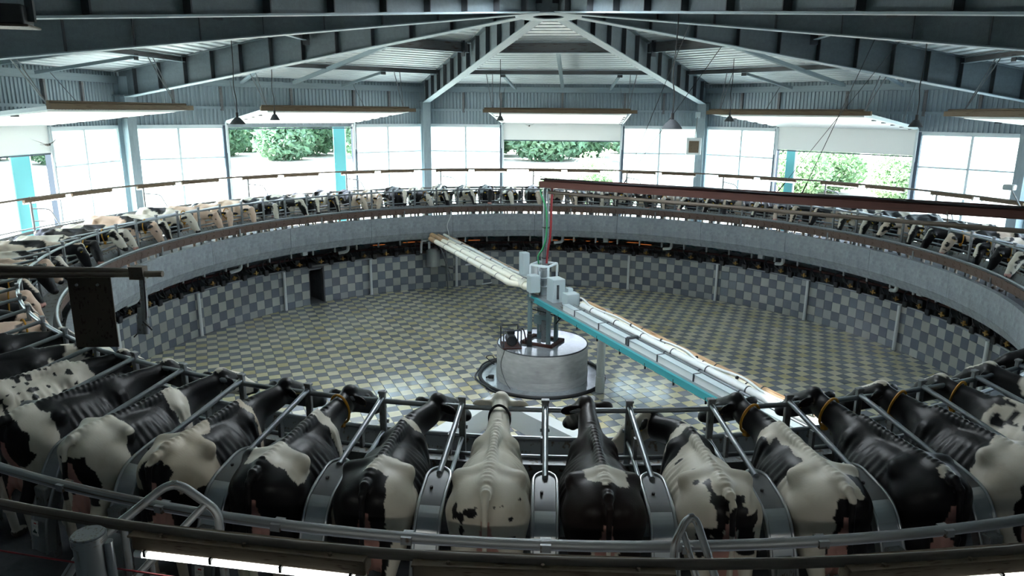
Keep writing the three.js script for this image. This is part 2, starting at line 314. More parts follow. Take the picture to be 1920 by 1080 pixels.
// sectional doors, each pushed up under the roof on its tracks
const DOORS = { '-2': [5.68, 'left'], '-1': [6.3, 'far left'], 0: [5.77, 'far middle'], 1: [5.6, 'far right'], 2: [5.7, 'right'] };
{ let dn = 0;
  for (const k of [-2, -1, 0, 1, 2]) {
    const a = sideA(k), g = struct('door_' + ++dn, P(a, A, 0), -a), bot = DOORS[k][0], W = 5.2, end = 4.1, rise = 0.42, y0 = 6.5;
    for (const s of [-1, 1]) {
      M('jamb', box(0.16, BAND - YG, 0.2, s * 2.68, (BAND + YG) / 2, 0.0), X.frameDark, g);
      M('jamb_face', box(0.07, BAND - YG, 0.05, s * 2.62, (BAND + YG) / 2, 0.13), X.frame, g);
      M('track', merge([beam(V(s * 2.66, y0 + 0.05, 0.3), V(s * 2.72, y0 + rise + 0.08, end + 0.3), 0.05, 0.09), path([V(s * 2.66, 5.4, 0.16), V(s * 2.66, y0 + 0.05, 0.16), V(s * 2.66, y0 + 0.06, 0.4)], 0.025, 6, 0.12)]), X.frame, g);
      M('hanger_rod', merge([bar(V(s * 2.6, y0 + rise + 0.1, end + 0.1), V(s * 2.95, 8.45, 3.4), 0.015, 5), bar(V(s * 2.6, y0 + rise + 0.1, end + 0.1), V(s * 2.7, 8.45, 3.4), 0.015, 5), bar(V(s * 2.66, y0 + 0.2, 1.5), V(s * 2.5, 8.0, 0.5), 0.012, 5)]), X.galvDull, g);
      for (let i = 0; i < 5; i++) M('roller_bracket', box(0.09, 0.07, 0.14, s * 2.53, y0 + 0.0 + rise * (i + 0.6) / 6, 0.5 + i * 0.7), X.beamDark, g);
    }
    M('spring_shaft', merge([beam(V(-2.95, y0 + rise + 0.1, end + 0.35), V(2.95, y0 + rise + 0.1, end + 0.35), 0.1, 0.13), bar(V(-2.9, y0 + rise + 0.19, end + 0.3), V(2.7, y0 + rise + 0.19, end + 0.3), 0.035, 8)]), X.tray, g);
    let t = 0; // hanging section(s) then the run under the roof
    if (y0 - bot > 0.35) M('door_panel', rbox(W, y0 - bot - 0.02, 0.05, 0.012, 0, (y0 + bot) / 2, 0.08), X.doorWhite, g);
    M('bottom_seal', box(W, 0.04, 0.06, 0, bot - 0.02, 0.08), X.frameDark, g);
    for (let i = 0; i < 6; i++) {
      const za = 0.2 + i * 0.66, zb = za + 0.64, ya = y0 + rise * (za - 0.1) / 4, yb = y0 + rise * (zb - 0.1) / 4;
      M('door_panel', beam(V(0, ya, za), V(0, yb, zb), W, 0.045), X.doorWhite, g);
    }
  }
}
// green shutters standing outside two doorways
for (const [k, x, z, w, lab] of [[-2, 2.45, -0.8, 0.75, 'tall teal boarded leaf just outside the left doorway'], [-1, 2.5, -1.0, 0.55, 'teal leaf outside the far left doorway, at its right edge'], [1, -2.35, -0.6, 0.4, 'teal leaf outside the far right doorway, at its left edge']]) {
  const a = sideA(k), pos = P(a, A - z, YG).add(V(Math.cos(a), 0, Math.sin(a)).multiplyScalar(x));
  const t = thing('shutter_leaf', lab, 'shutter', pos, -a); M('leaf_board', rbox(w, 5.2, 0.06, 0.015, 0, 2.6, 0), X.greenBlue, t); M('edge_strip', box(0.05, 5.2, 0.08, w / 2, 2.6, 0), X.frame, t);
}
// corner columns
const RC = 15.56;
for (let i = 0; i < 8; i++) {
  const k = i - 3.5, a = sideA(k), d = 0.52, w = 0.34;
  if (!(Math.abs(k) < 3)) { }
  const names = { '-3.5': 'steel column at the near left corner of the octagon', '-2.5': 'steel column at the left corner of the octagon', '-1.5': 'blue-grey steel column between the left and far left doors', '-0.5': 'pale steel column left of the middle door', 0.5: 'pale steel column right of the middle door, carrying the heater', 1.5: 'steel column at the right edge of the photograph', 2.5: 'steel column at the right corner of the octagon', 3.5: 'steel column at the near right corner of the octagon' };
  if (Math.abs(k) > 2) continue; // the others stand outside the view
  const c = thing('steel_column', names[k], 'column', P(a, RC, YG), -a), H = 8.05 - YG, h2 = 7.4 - YG;
  M('inner_flange', box(w, h2, 0.025, 0, h2 / 2, 0), X.column, c);
  M('web', box(0.02, H, d, 0, H / 2, -d / 2), X.column, c);
  M('outer_flange', box(w, H, 0.025, 0, H / 2, -d), X.column, c);
  M('cap_plate', box(w + 0.1, 0.04, d + 0.1, 0, h2 + 0.02, -d / 2), X.beam, c);
  M('base_plate', box(w + 0.2, 0.03, d + 0.25, 0, 0.015, -d / 2), X.beam, c);
}
// rafters: tapered plate girders from the hub ring to the columns
const RN = { '-3.5': 'dark rafter nearest the camera on the left, over the gallery', '-2.5': 'dark deep rafter across the upper left corner', '-1.5': 'second rafter on the left, ending on the blue-grey column', '-0.5': 'rafter from the hub to the column left of the middle door', 0.5: 'rafter from the hub to the column right of the middle door', 1.5: 'second rafter on the right, ending at the right edge', 2.5: 'dark deep rafter across the upper right corner', 3.5: 'dark rafter nearest the camera on the right, over the gallery' };
const fl = (r) => lerp(9.18, 7.38, (r - 0.6) / (RC - 0.6)); // underside of the rafters
const rf = (r) => 8.27 + (RC - r) * 0.1175 - 0.02;
for (let i = 0; i < 8; i++) {
  const k = i - 3.5, a = sideA(k), g = thing('roof_rafter', RN[k], 'rafter', P(a, 0.6, 0), -a), r0 = 0.6, r1 = 15.95, w = 0.3;
  const S = (r) => -(r - r0); // local z
  M('lower_flange', beam(V(0, fl(r0), 0), V(0, fl(RC + 0.25), S(RC + 0.25)), w, 0.025), X.column, g);
  M('upper_flange', beam(V(0, rf(r0), 0), V(0, rf(r1), S(r1)), w, 0.025), X.beam, g);
  M('web', prism([[0, fl(r0)], [r1 - r0, fl(RC + 0.25)], [r1 - r0, rf(r1)], [0, rf(r0)]], 0.018).rotateY(PI / 2), X.beam, g);
  for (let j = 0; j < 12; j++) { const r = 1.4 + j * 1.24, h = rf(r) - fl(r) - 0.05; M('stiffener', box(w - 0.02, h, 0.022, 0, (rf(r) + fl(r)) / 2, S(r)), X.beamDark, g); }
}
{ // hub where the rafters meet
  const h = thing('roof_hub', 'round steel hub ring at the peak of the roof', 'hub', V(0, 9.16, 0));
  M('hub_drum', flat(new THREE.LatheGeometry([[0.62, 0], [0.66, 0], [0.66, 0.95], [0.62, 0.95], [0.62, 0]].map((p) => new THREE.Vector2(...p)), 40)), X.beam, h);
  M('ring_plate', flat(new THREE.LatheGeometry([[0.36, -0.02], [0.78, -0.02], [0.78, 0.02], [0.36, 0.02], [0.36, -0.02]].map((p) => new THREE.Vector2(...p)), 40)), X.column, h);
  M('bolt_plate', merge(Array.from({ length: 8 }, (_, i) => box(0.3, 0.5, 0.05, 0, 0.45, -0.68).rotateY(-sideA(i - 3.5)))), X.beamDark, h);
  M('cross_bar', box(0.72, 0.03, 0.05, 0, 0.1, 0), X.column, h);
}
// roof: ribbed sheet in eight sectors on purlins
{
  const roof = struct('ceiling');
  const sector = (k, from, to) => {
    const pos = [], pitch = 0.36, y = (ap) => roofY(ap), prof = [];
    for (let ap = from; ap < to; ap += pitch) prof.push([ap, 0], [ap + pitch * 0.55, 0], [ap + pitch * 0.65, 0.055], [ap + pitch * 0.9, 0.055]);
    for (let i = 0; i + 1 < prof.length; i++) {
      const [a0, d0] = prof[i], [a1, d1] = prof[i + 1], w0 = a0 * T8, w1 = a1 * T8, y0 = y(a0) + d0, y1 = y(a1) + d1;
      pos.push(-w0, y0, -a0, w0, y0, -a0, w1, y1, -a1, -w0, y0, -a0, w1, y1, -a1, -w1, y1, -a1);
    }
    const g = new THREE.BufferGeometry(); g.setAttribute('position', new THREE.Float32BufferAttribute(pos, 3)); g.setAttribute('uv', new THREE.Float32BufferAttribute(new Float32Array(pos.length / 3 * 2), 2)); g.computeVertexNormals();
    return g.rotateY(-sideA(k));
  };
  const LIT = { 4: [2.7, 7.0] }; // unseen glazed opening added in the near sector to light the pit
  const deck = (k, a0, a1) => { const y = (ap) => roofY(ap) + 0.09, pos = [], q = (...v) => { for (const i of [0, 1, 2, 0, 2, 3]) pos.push(...v[i]); }, at = (ap, s, d) => [s * ap * T8, y(ap) + d, -ap];
    q(at(a0, -1, 0), at(a0, 1, 0), at(a1, 1, 0), at(a1, -1, 0)); q(at(a0, -1, 0.12), at(a0, 1, 0.12), at(a1, 1, 0.12), at(a1, -1, 0.12));
    q(at(a0, -1, 0), at(a0, 1, 0), at(a0, 1, 0.12), at(a0, -1, 0.12)); q(at(a1, -1, 0), at(a1, 1, 0), at(a1, 1, 0.12), at(a1, -1, 0.12));
    const g = new THREE.BufferGeometry(); g.setAttribute('position', new THREE.Float32BufferAttribute(pos, 3)); g.setAttribute('uv', new THREE.Float32BufferAttribute(new Float32Array(pos.length / 3 * 2), 2)); g.computeVertexNormals(); return g.rotateY(-sideA(k)); };
  for (let k = -3; k <= 4; k++) {
    const L = LIT[k];
    if (!L) { M('roof_sheet', sector(k, 0.45, 16.1), X.roof, roof); M('outer_deck', deck(k, 0, 17.2), X.clad, roof); continue; }
    M('roof_sheet', sector(k, 0.45, L[0]), X.roof, roof); M('roof_sheet', sector(k, L[1], 16.1), X.roof, roof);
    M('outer_deck', deck(k, 0, L[0]), X.clad, roof); M('outer_deck', deck(k, L[1], 17.2), X.clad, roof);
    M('added_rooflight_sheet', sector(k, L[0], L[1]), X.addedRooflight, roof);
    for (const s of [-1, 1]) M('added_rooflight_trim', prism([[s * 0.85, -L[0]], [s * L[0] * T8, -L[0]], [s * L[1] * T8, -L[1]], [s * 1.8, -L[1]]], 0.03).applyMatrix4(new THREE.Matrix4().set(1, 0, 0, 0, 0, 0.127, 1, roofY(0) - 0.02, 0, 1, 0, 0, 0, 0, 0, 1)).rotateY(-sideA(k)), X.roof, roof);
    for (const s of [-1, 1]) M('added_light_baffle', beam(V(s * 0.85, roofY(L[0]) - 0.29, -L[0]), V(s * 1.8, roofY(L[1]) - 0.31, -L[1]), 0.04, 0.62).rotateY(-sideA(k)), X.doorWhite, roof);  // side walls added to keep its light off the near rafters
    for (const e of L) M('added_light_baffle', box(e === L[0] ? 1.7 : 3.6, 0.6, 0.04, 0, roofY(e) - 0.29, -e).rotateY(-sideA(k)), X.doorWhite, roof);
  }
  let n = 0;
  const SN = { '-2': 'left', '-1': 'far left', 0: 'far middle', 1: 'far right', 2: 'right', '-3': 'near left', 3: 'near right' };
  for (const k of [-3, -2, -1, 0, 1, 2, 3]) {
    const a = sideA(k);
    for (const [ap, h, b, name] of [[6.9, 0.34, 0.12, 'inner'], [11.7, 0.17, 0.12, 'outer']]) {
      const g = thing('roof_purlin', `${name} purlin under the ${SN[k]} roof sector`, 'purlin', P(a, ap, roofY(ap) - h - 0.02), -a), w = ap * T8 * 2 - 0.3;
      M('web', box(w, h, 0.02, 0, h / 2, 0), X.purlin, g); M('flange', merge([box(w, 0.02, b, 0, 0.01, b / 2), box(w, 0.02, b, 0, h - 0.01, b / 2)]), X.column, g);
      if (name === 'inner') for (const s of [-1, 1]) M('end_bracket', box(0.02, h + 0.15, 0.2, s * (w / 2 - 0.25), h / 2 - 0.05, 0.1), X.beamDark, g);
    }
    const t = thing('roof_strut', `slim radial strut in the middle of the ${SN[k]} roof sector`, 'strut', P(a, 6.9, roofY(6.9) - 0.2), -a);
    M('strut_bar', beam(V(0, 0, -0.1), V(0, roofY(14.6) - roofY(6.9) - 0.02, -7.7), 0.13, 0.12), X.column, t);
    M('clip', box(0.18, 0.05, 0.12, 0, -0.36, -4.6), X.beamDark, t);
    for (const s of [-1, 1]) { // knee braces from the outer purlin back to the eaves
      const q = thing('knee_brace', `${s < 0 ? 'left' : 'right'} knee brace between purlin and eaves of the ${SN[k]} sector`, 'brace', P(a, 11.7, roofY(11.7) - 0.2), -a);
      M('brace_bar', beam(V(s * 2.3, 0, 0), V(s * 2.05, -0.45, -2.9), 0.09, 0.09), X.column, q); M('gusset', box(0.2, 0.18, 0.02, s * 2.3, 0, 0), X.beamDark, q);
    }
  }
}
{ // gallery on the near side, where the photographer stands
  const g = struct('wall_gallery', P(sideA(4), A, 0), -sideA(4)), f = X.concrete;
  M('gallery_floor', box(12.6, 0.25, 7.4, 0, 4.8, -4.2), f, g);
  M('gallery_front', box(12.6, 3.2, 0.2, 0, 3.2, -0.62), f, g); M('gallery_sill', box(12.6, 0.15, 0.8, 0, 4.17, -0.35), f, g);
  M('gallery_back', box(12.4, 4.6, 0.2, 0, 7.1, -7.7), f, g);
  for (const s of [-1, 1]) M('gallery_side', box(0.2, 5.4, 7.9, s * 6.2, 6.7, -3.85), f, g);
  M('gallery_ceiling', box(12.8, 0.2, 8.2, 0, 9.3, -3.9), f, g);
  M('gallery_lintel', box(12.4, 0.5, 0.25, 0, 9.0, -0.25), f, g);
}
// ---------------------------------------------------------------- the turning platform
const YD = 2.65, STEP = 4.5 * DEG, A0 = PI - 0.0039; // deck height; 80 stalls; angle of divider 0 (near side, just right of the middle)
const divA = (k) => A0 - k * STEP; // k counts to the right in the photograph, on the near side
{
  const deck = thing('platform_deck', 'ring-shaped concrete deck the cows stand on', 'platform', V(0, YD, 0));
  M('deck_slab', sweep([[11.2, -0.14], [11.2, 0], [13.3, 0], [13.3, -0.14]], 0, 2 * PI, 160), X.concreteDark, deck);
  M('edge_angle', sweep([[13.3, -0.22], [13.3, 0.02], [13.34, 0.02], [13.34, -0.22]], 0, 2 * PI, 160), X.galvDull, deck);
  M('under_frame', merge([sweep([[11.3, -0.42], [11.3, -0.16], [11.4, -0.16], [11.4, -0.42]], 0, 2 * PI, 120), sweep([[12.8, -0.42], [12.8, -0.16], [12.9, -0.16], [12.9, -0.42]], 0, 2 * PI, 120)]), X.beamDark, deck);
}
{ // concrete skirt: twenty cast panels with a folded lower edge
  const sk = thing('concrete_skirt', 'pale concrete ring hanging below the feed trough, in panels with a folded lower edge', 'skirt', V(0, 0, 0));
  const pr = [[10.27, 3.11], [10.27, 2.47], [10.44, 2.2], [10.6, 2.2], [10.4, 2.5], [10.4, 3.11]];
  for (let i = 0; i < 20; i++) { const a0 = (i * 18 - 2.2) * DEG; M('skirt_panel', sweep(pr, a0 + 0.0006, a0 + 18 * DEG - 0.0006, 12), X.concrete, sk); }
  M('skirt_lining', sweep([[10.42, 2.6], [10.42, 3.05], [10.46, 3.05], [10.46, 2.6]], 0, 2 * PI, 120), X.concreteDark, sk);
  M('skirt_bracket', merge(Array.from({ length: 80 }, (_, i) => { const g = box(0.05, 0.1, 0.5, 0, 2.62, -10.65); return g.rotateY(-(i + 0.5) * STEP); })), X.beamDark, sk);
}
{
  const tr = thing('feed_trough', 'long ring-shaped grey feed trough under the cows\' heads', 'trough', V(0, 0, 0));
  M('trough_shell', sweep([[10.52, 3.21], [10.47, 3.41], [10.51, 3.42], [10.58, 3.25], [11.02, 3.22], [11.1, 3.44], [11.14, 3.44], [11.06, 3.17], [10.56, 3.17]], 0, 2 * PI, 200), X.galvDull, tr);
  M('rim_pipe', arc(10.5, 3.43, 0.028, 0, 2 * PI, 200), X.galv, tr);
  M('rubber_apron', sweep([[10.5, 3.17], [10.455, 3.385], [10.468, 3.39], [10.53, 3.17]], 0, 2 * PI, 160), X.apron, tr);
  for (let i = 0; i < 20; i++) { const q = P((i * 18 + 5.6) * DEG, 10.485, 3.1); const b = M('trough_bracket', box(0.05, 0.32, 0.04, 0, 0.15, 0), X.galvDull, tr); b.position.copy(q); b.rotation.y = -(i * 18 + 5.6) * DEG; }
}
tag(M('front_rail', merge([arc(11, 3.99, 0.03, 0, 2 * PI, 240)]), X.galv), 'bright steel pipe rail running round above the cows\' necks', 'rail');
tag(M('breast_rail', merge([arc(11.12, 3.52, 0.024, 0, 2 * PI, 240)]), X.galv), 'thin steel pipe running round at the cows\' breasts behind the trough', 'rail');
tag(M('rump_rail', merge([arc(13.2, 3.86, 0.042, 0, 2 * PI, 240, 10), ...Array.from({ length: 80 }, (_, i) => sweep([[13.145, 3.83], [13.145, 3.89], [13.255, 3.89], [13.255, 3.83]], divA(i) - 0.003, divA(i) + 0.003, 1))]), X.galvDull), 'thick steel pipe running round behind the cows\' rumps', 'rail');
{ // thin posts that carry the rump rail
  const p = thing('rump_rail_post', 'thin steel post carrying the rump rail at the platform edge', 'post', P(0, 13.2, YD), 0, 'rump rail posts');
  M('post_tube', cylY(0.028, 1.2), X.galvDull, p); M('post_foot', box(0.12, 0.02, 0.12, 0, 0.01, 0), X.galvDull, p);
  let first = true;
  for (let k = 0; k < 20; k++) { const a = divA(k * 4 + 2), aa = wrapA(a); if (!inFrame(P(a, 13.2, 3.5), 10) || Math.abs(aa) > 2.4) continue; const o = first ? p : copyOf(p); first = false; o.position.copy(P(a, 13.2, YD)); o.rotation.y = -a; }
}
// stall dividers: post, two tubes, and the stainless cover at the cow's flank
{
  const sign = document.createElement('canvas'); sign.width = 96; sign.height = 160;
  const c = sign.getContext('2d'); c.fillStyle = '#d9d9d4'; c.fillRect(0, 0, 96, 160); c.fillStyle = '#b3161b'; c.fillRect(34, 20, 40, 14);
  c.fillStyle = '#8b8e90'; for (let i = 0; i < 3; i++) c.fillRect(14, 48 + i * 9, 66, 3);
  c.fillStyle = '#123f3a'; c.beginPath(); c.moveTo(48, 84); c.lineTo(60, 108); c.lineTo(82, 118); c.lineTo(78, 134); c.lineTo(18, 134); c.lineTo(16, 120); c.lineTo(36, 106); c.closePath(); c.fill();
  const st = new THREE.CanvasTexture(sign); st.colorSpace = THREE.SRGBColorSpace;
  const signMat = new THREE.MeshStandardMaterial({ map: st, roughness: 0.5 });
  const d = thing('stall_divider', 'x', 'stall divider', P(0, 11, YD));
  const H = 1.44, L = (R) => -(R - 11); // local z from radius
  M('post', merge([rbox(0.07, H, 0.05, 0.012, 0, H / 2, 0), rbox(0.085, 0.03, 0.065, 0.01, 0, H, 0)]), X.galvDull, d);
  M('upper_tube', bar(V(0, 1.38, 0.0), V(0, 1.16, L(12.1)), 0.028, 10), X.galv, d);
  M('lower_tube', bar(V(0, 1.0, 0.0), V(0, 0.8, L(12.2)), 0.022, 8), X.galv, d);
  M('hinge', bar(V(-0.05, 1.1, 0.03), V(0.05, 1.1, 0.03), 0.02, 8), X.galvDull, d); M('stop_plate', box(0.03, 0.22, 0.06, 0.03, 1.16, -0.5), X.galvDull, d);
  // cover: band of constant width following a bent profile, with rolled rims and a rounded inner end
  const prof = [[12.0, 1.165], [12.2, 1.135], [12.42, 1.08], [12.52, 1.03], [12.6, 0.94], [12.72, 0.7], [12.82, 0.42], [12.86, 0.1]].map(([R, y]) => V(0, y, L(R)));
  const curve = new THREE.CatmullRomCurve3(prof, false, 'centripetal'), hw = 0.105, N = 26, band = (t0, t1, off, w, n) => {
    const pos = [], pts = []; for (let i = 0; i <= n; i++) { const t = lerp(t0, t1, i / n), p = curve.getPoint(t), tg = curve.getTangent(t), nn = V(0, tg.z, -tg.y).multiplyScalar(-1); if (nn.y < 0) nn.negate(); const ww = Math.min(w, w * Math.sqrt(Math.max(0.02, 1 - Math.pow(1 - Math.min(1, t / 0.1), 2)))); pts.push([p.clone().addScaledVector(nn, off), ww, p.clone().addScaledVector(nn, off - 0.1)]); }
    for (let i = 0; i < n; i++) { const [p, w0, q] = pts[i], [p2, w1, q2] = pts[i + 1];
      const Q = (a, b, c2, e) => pos.push(...a, ...b, ...c2, ...a, ...c2, ...e), v = (pp, x) => [x, pp.y, pp.z];
      Q(v(p, -w0), v(p, w0), v(p2, w1), v(p2, -w1)); Q(v(q, -w0), v(p, -w0), v(p2, -w1), v(q2, -w1)); Q(v(p, w0), v(q, w0), v(q2, w1), v(p2, w1));
      if (!i) Q(v(q, -w0), v(q, w0), v(p, w0), v(p, -w0)); if (i === n - 1) Q(v(p2, -w1), v(p2, w1), v(q2, w1), v(q2, -w1)); }
    const g = new THREE.BufferGeometry(); g.setAttribute('position', new THREE.Float32BufferAttribute(pos, 3)); g.setAttribute('uv', new THREE.Float32BufferAttribute(new Float32Array(pos.length / 3 * 2), 2)); g.computeVertexNormals(); return g;
  };
  const cover = M('flank_cover', band(0.36, 1, 0, hw - 0.012, 14), X.stainless, d);
  M('cover_top', band(0, 0.36, 0, hw - 0.012, 14), X.panelTop, cover);
  const rim = (s) => { const pts = []; for (let i = 0; i <= 30; i++) { const t = i / 30, p = curve.getPoint(t); const w = hw * Math.sqrt(Math.max(0, 1 - Math.pow(1 - Math.min(1, t / 0.1), 2))); pts.push(V(s * w, p.y + 0.002, p.z)); } return pts; };
  M('cover_rim', tube([...rim(-1).reverse(), ...rim(1).slice(1)], 0.016, 120, 8), X.stainless, cover);
  const cap = curve.getPoint(0.2); M('cover_button', cylY(0.014, 0.02, 0.03, cap.y, cap.z), X.black, cover);
  M('cover_leg', rbox(0.16, 0.75, 0.1, 0.02, 0, 0.375, L(12.74)), X.galvDull, d);
  const sp = M('warning_sign', box(0.09, 0.15, 0.006), signMat, cover); sp.position.set(0.01, 0.36, L(12.87)); sp.rotation.set(0.1, PI, 0);
  const NL = { '-8': 'at the left edge', '-7': 'left of the spotted white cow', '-6': 'second from the left edge of the photograph', '-5': 'beside the cow with the white hip and black thigh', '-4': 'right of the white-hipped cow with black thigh', '-3': 'third to the left of the white cow', '-2': 'second to the left of the white cow', '-1': 'directly left of the white cow', 0: 'directly between the white cow and the dark brown cow', 1: 'right of the dark brown cow', 2: 'right of the cow with the blotched white rump', 3: 'left of the all-black cow', 4: 'right of the all-black cow', 5: 'near the right edge, second along', 6: 'near the right edge, third along', 7: 'at the right edge of the near row', 8: 'at the far right of the near row' };
  let first = true;
  for (let k = -40; k < 40; k++) {
    const a = divA(k), near = k >= -8 && k <= 8;
    if (!inFrame(P(a, 11, 3.9), 40) && !inFrame(P(a, 12.5, 3.6), 60)) continue;
    const o = first ? d : copyOf(d); first = false;
    o.position.copy(P(a, 11, YD)); o.rotation.y = -a;
    if (near) { o.userData.label = `stall divider with stainless cover, ${NL[k]}`; delete o.userData.group; }
    else { const j = Math.round(wrapA(a + 0.0039) / STEP); o.userData.label = j === 0 ? 'stall divider on the far side, directly behind the mast' : `stall divider away from the camera, ${ord(Math.abs(j))} to the ${j < 0 ? 'left' : 'right'} of the mast`; o.userData.group = 'stall dividers away from the camera'; }
  }
}
// milking gear in the dark gap between pit wall and skirt
{
  const shelf = thing('milking_shelf', 'dark ledge behind the top of the pit wall', 'ledge', V(0, 0, 0));
  M('ledge_slab', sweep([[11.52, 1.25], [11.52, 1.36], [13.5, 1.36], [13.5, 1.25]], 0, 2 * PI, 120), X.concrete, shelf);
  M('back_wall', sweep([[13.12, 1.36], [13.12, 2.48], [13.2, 2.48], [13.2, 1.36]], 0, 2 * PI, 120), X.concrete, shelf);
  tag(M('milk_line', arc(11.85, 1.98, 0.045, 0, 2 * PI, 160), X.tealDark), 'dark teal pipe running in the gap under the platform', 'pipe');
  tag(M('vacuum_line', arc(11.7, 1.72, 0.05, 0, 2 * PI, 160), X.rust), 'rusty red pipe running in the gap under the platform', 'pipe');
  const m = thing('milk_meter', 'small milk meter with white drop pipe and brass valve under the platform', 'milk meter', P(0, 11.35, 0), 0, 'milk meters above the pit wall');
  M('drop_pipe', cylY(0.035, 0.36, 0, 1.84, 0, 10), X.white, m);
  M('meter_body', merge([rbox(0.2, 0.24, 0.16, 0.03, 0.26, 1.62, -0.1), cylY(0.06, 0.12, 0.26, 1.5, -0.1, 10)]), X.motor, m);
  M('valve', merge([cylY(0.035, 0.14, 0.3, 1.5, 0.02, 8), bar(V(0.2, 1.56, 0.02), V(0.4, 1.56, 0.02), 0.022, 7)]), X.brass, m);
  M('claw', merge([rbox(0.16, 0.2, 0.16, 0.04, -0.2, 1.5, 0.02), cylY(0.05, 0.16, -0.34, 1.42, -0.06, 10), cylY(0.045, 0.14, -0.08, 1.43, -0.1, 10)]), X.motor, m);
  M('loop_hose', merge([tube([V(-0.2, 1.6, 0), V(-0.3, 1.82, 0.02), V(-0.08, 1.9, -0.06), V(-0.02, 1.7, -0.1), V(0.14, 1.56, -0.08)], 0.02, 18, 6), tube([V(-0.36, 1.56, -0.05), V(-0.42, 1.78, -0.1), V(-0.2, 1.86, -0.14), V(0.06, 1.8, -0.16)], 0.016, 14, 6)]), X.blackRubber, m);
  M('teal_valve', merge([rbox(0.12, 0.14, 0.1, 0.02, 0.1, 2.0, -0.2), bar(V(0.1, 2.0, -0.2), V(0.38, 1.92, -0.22), 0.03, 7)]), X.tealDark, m);
  M('milk_hose', tube([V(0, 1.86, 0), V(0.05, 1.68, 0.03), V(0.18, 1.62, -0.02), V(0.24, 1.66, -0.06)], 0.016, 12, 6), X.blackRubber, m);
  const e = thing('elbow_pipe', 'wide white elbow pipe bending under the platform edge', 'pipe', P(0, 11.2, 0), 0, 'white elbow pipes under the platform');
  M('elbow', path([V(0, 2.28, 0), V(0, 1.86, 0), V(-0.34, 1.8, -0.12)], 0.06, 10, 0.12), X.white, e); M('collar_ring', cylY(0.072, 0.06, 0, 2.14, 0), X.white, e);
  const b = thing('junction_box', 'small pale junction box hung under the platform edge', 'box', P(0, 11.25, 0), 0, 'junction boxes under the platform');
  M('box_body', rbox(0.22, 0.24, 0.12, 0.02, 0, 2.03, 0), X.boxGrey, b); M('box_lid', rbox(0.19, 0.21, 0.02, 0.008, 0, 2.03, 0.065), X.white, b);
  let f = [1, 1, 1];
  for (let k = 0; k < 80; k++) {
    const a = divA(k) + 0.4 * STEP, at = (o, i, R, aa) => { const q = f[i] ? o : copyOf(o); f[i] = 0; q.position.copy(P(aa, R, 0)); q.rotation.y = -aa; const j = Math.round(wrapA(aa) / STEP); q.userData.label = `${['milk meter with white drop pipe and brass valve', 'wide white elbow pipe under the platform edge', 'small pale junction box under the platform edge'][i]}, ${j === 0 ? 'behind' : ord(Math.abs(j)) + ' stall' + (j < 0 ? ' left of' : ' right of')} the mast`; };
    if (!inFrame(P(a, 11.4, 1.9), 10) || Math.cos(a) < -0.25) continue;
    at(m, 0, 11.35, a);
    if (k % 5 === 0) at(e, 1, 11.15, a + 0.5 * STEP);
    if (k % 7 === 3) at(b, 2, 11.2, a + 0.5 * STEP);
  }
  const g = thing('orange_glow_strip', 'short orange glow strip added to imitate light deep in the gap above the pit wall', 'glow strip', P(0, 12.1, 1.78), 0, 'added orange glow strips in the gap');
  M('strip_glow', rbox(0.5, 0.02, 0.02, 0.008, 0, 0, 0.02), X.orangeGlow, g); M('strip_back', box(0.7, 0.06, 0.02, 0, 0, -0.01), X.rust, g);  // glowing bar added to imitate the orange light in the gap
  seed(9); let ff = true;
  for (const deg of [-33, -27, -24, -20.5, -17, -14, 1.5, 5, 9.5, 13, 17.5, 20]) { const o = ff ? g : copyOf(g); ff = false; const a = deg * DEG; { const L = [-14, -17, -20.5, -24, -27, -33], R = [1.5, 5, 9.5, 13, 17.5, 20]; o.userData.label = `orange strip light in the gap, ${ord((deg < 0 ? L : R).indexOf(deg) + 1)} to the ${deg < 0 ? 'left' : 'right'} of the mast`; } o.position.copy(P(a, 12.1, 1.78 + rr(-0.03, 0.03))); o.rotation.y = -a; }
}
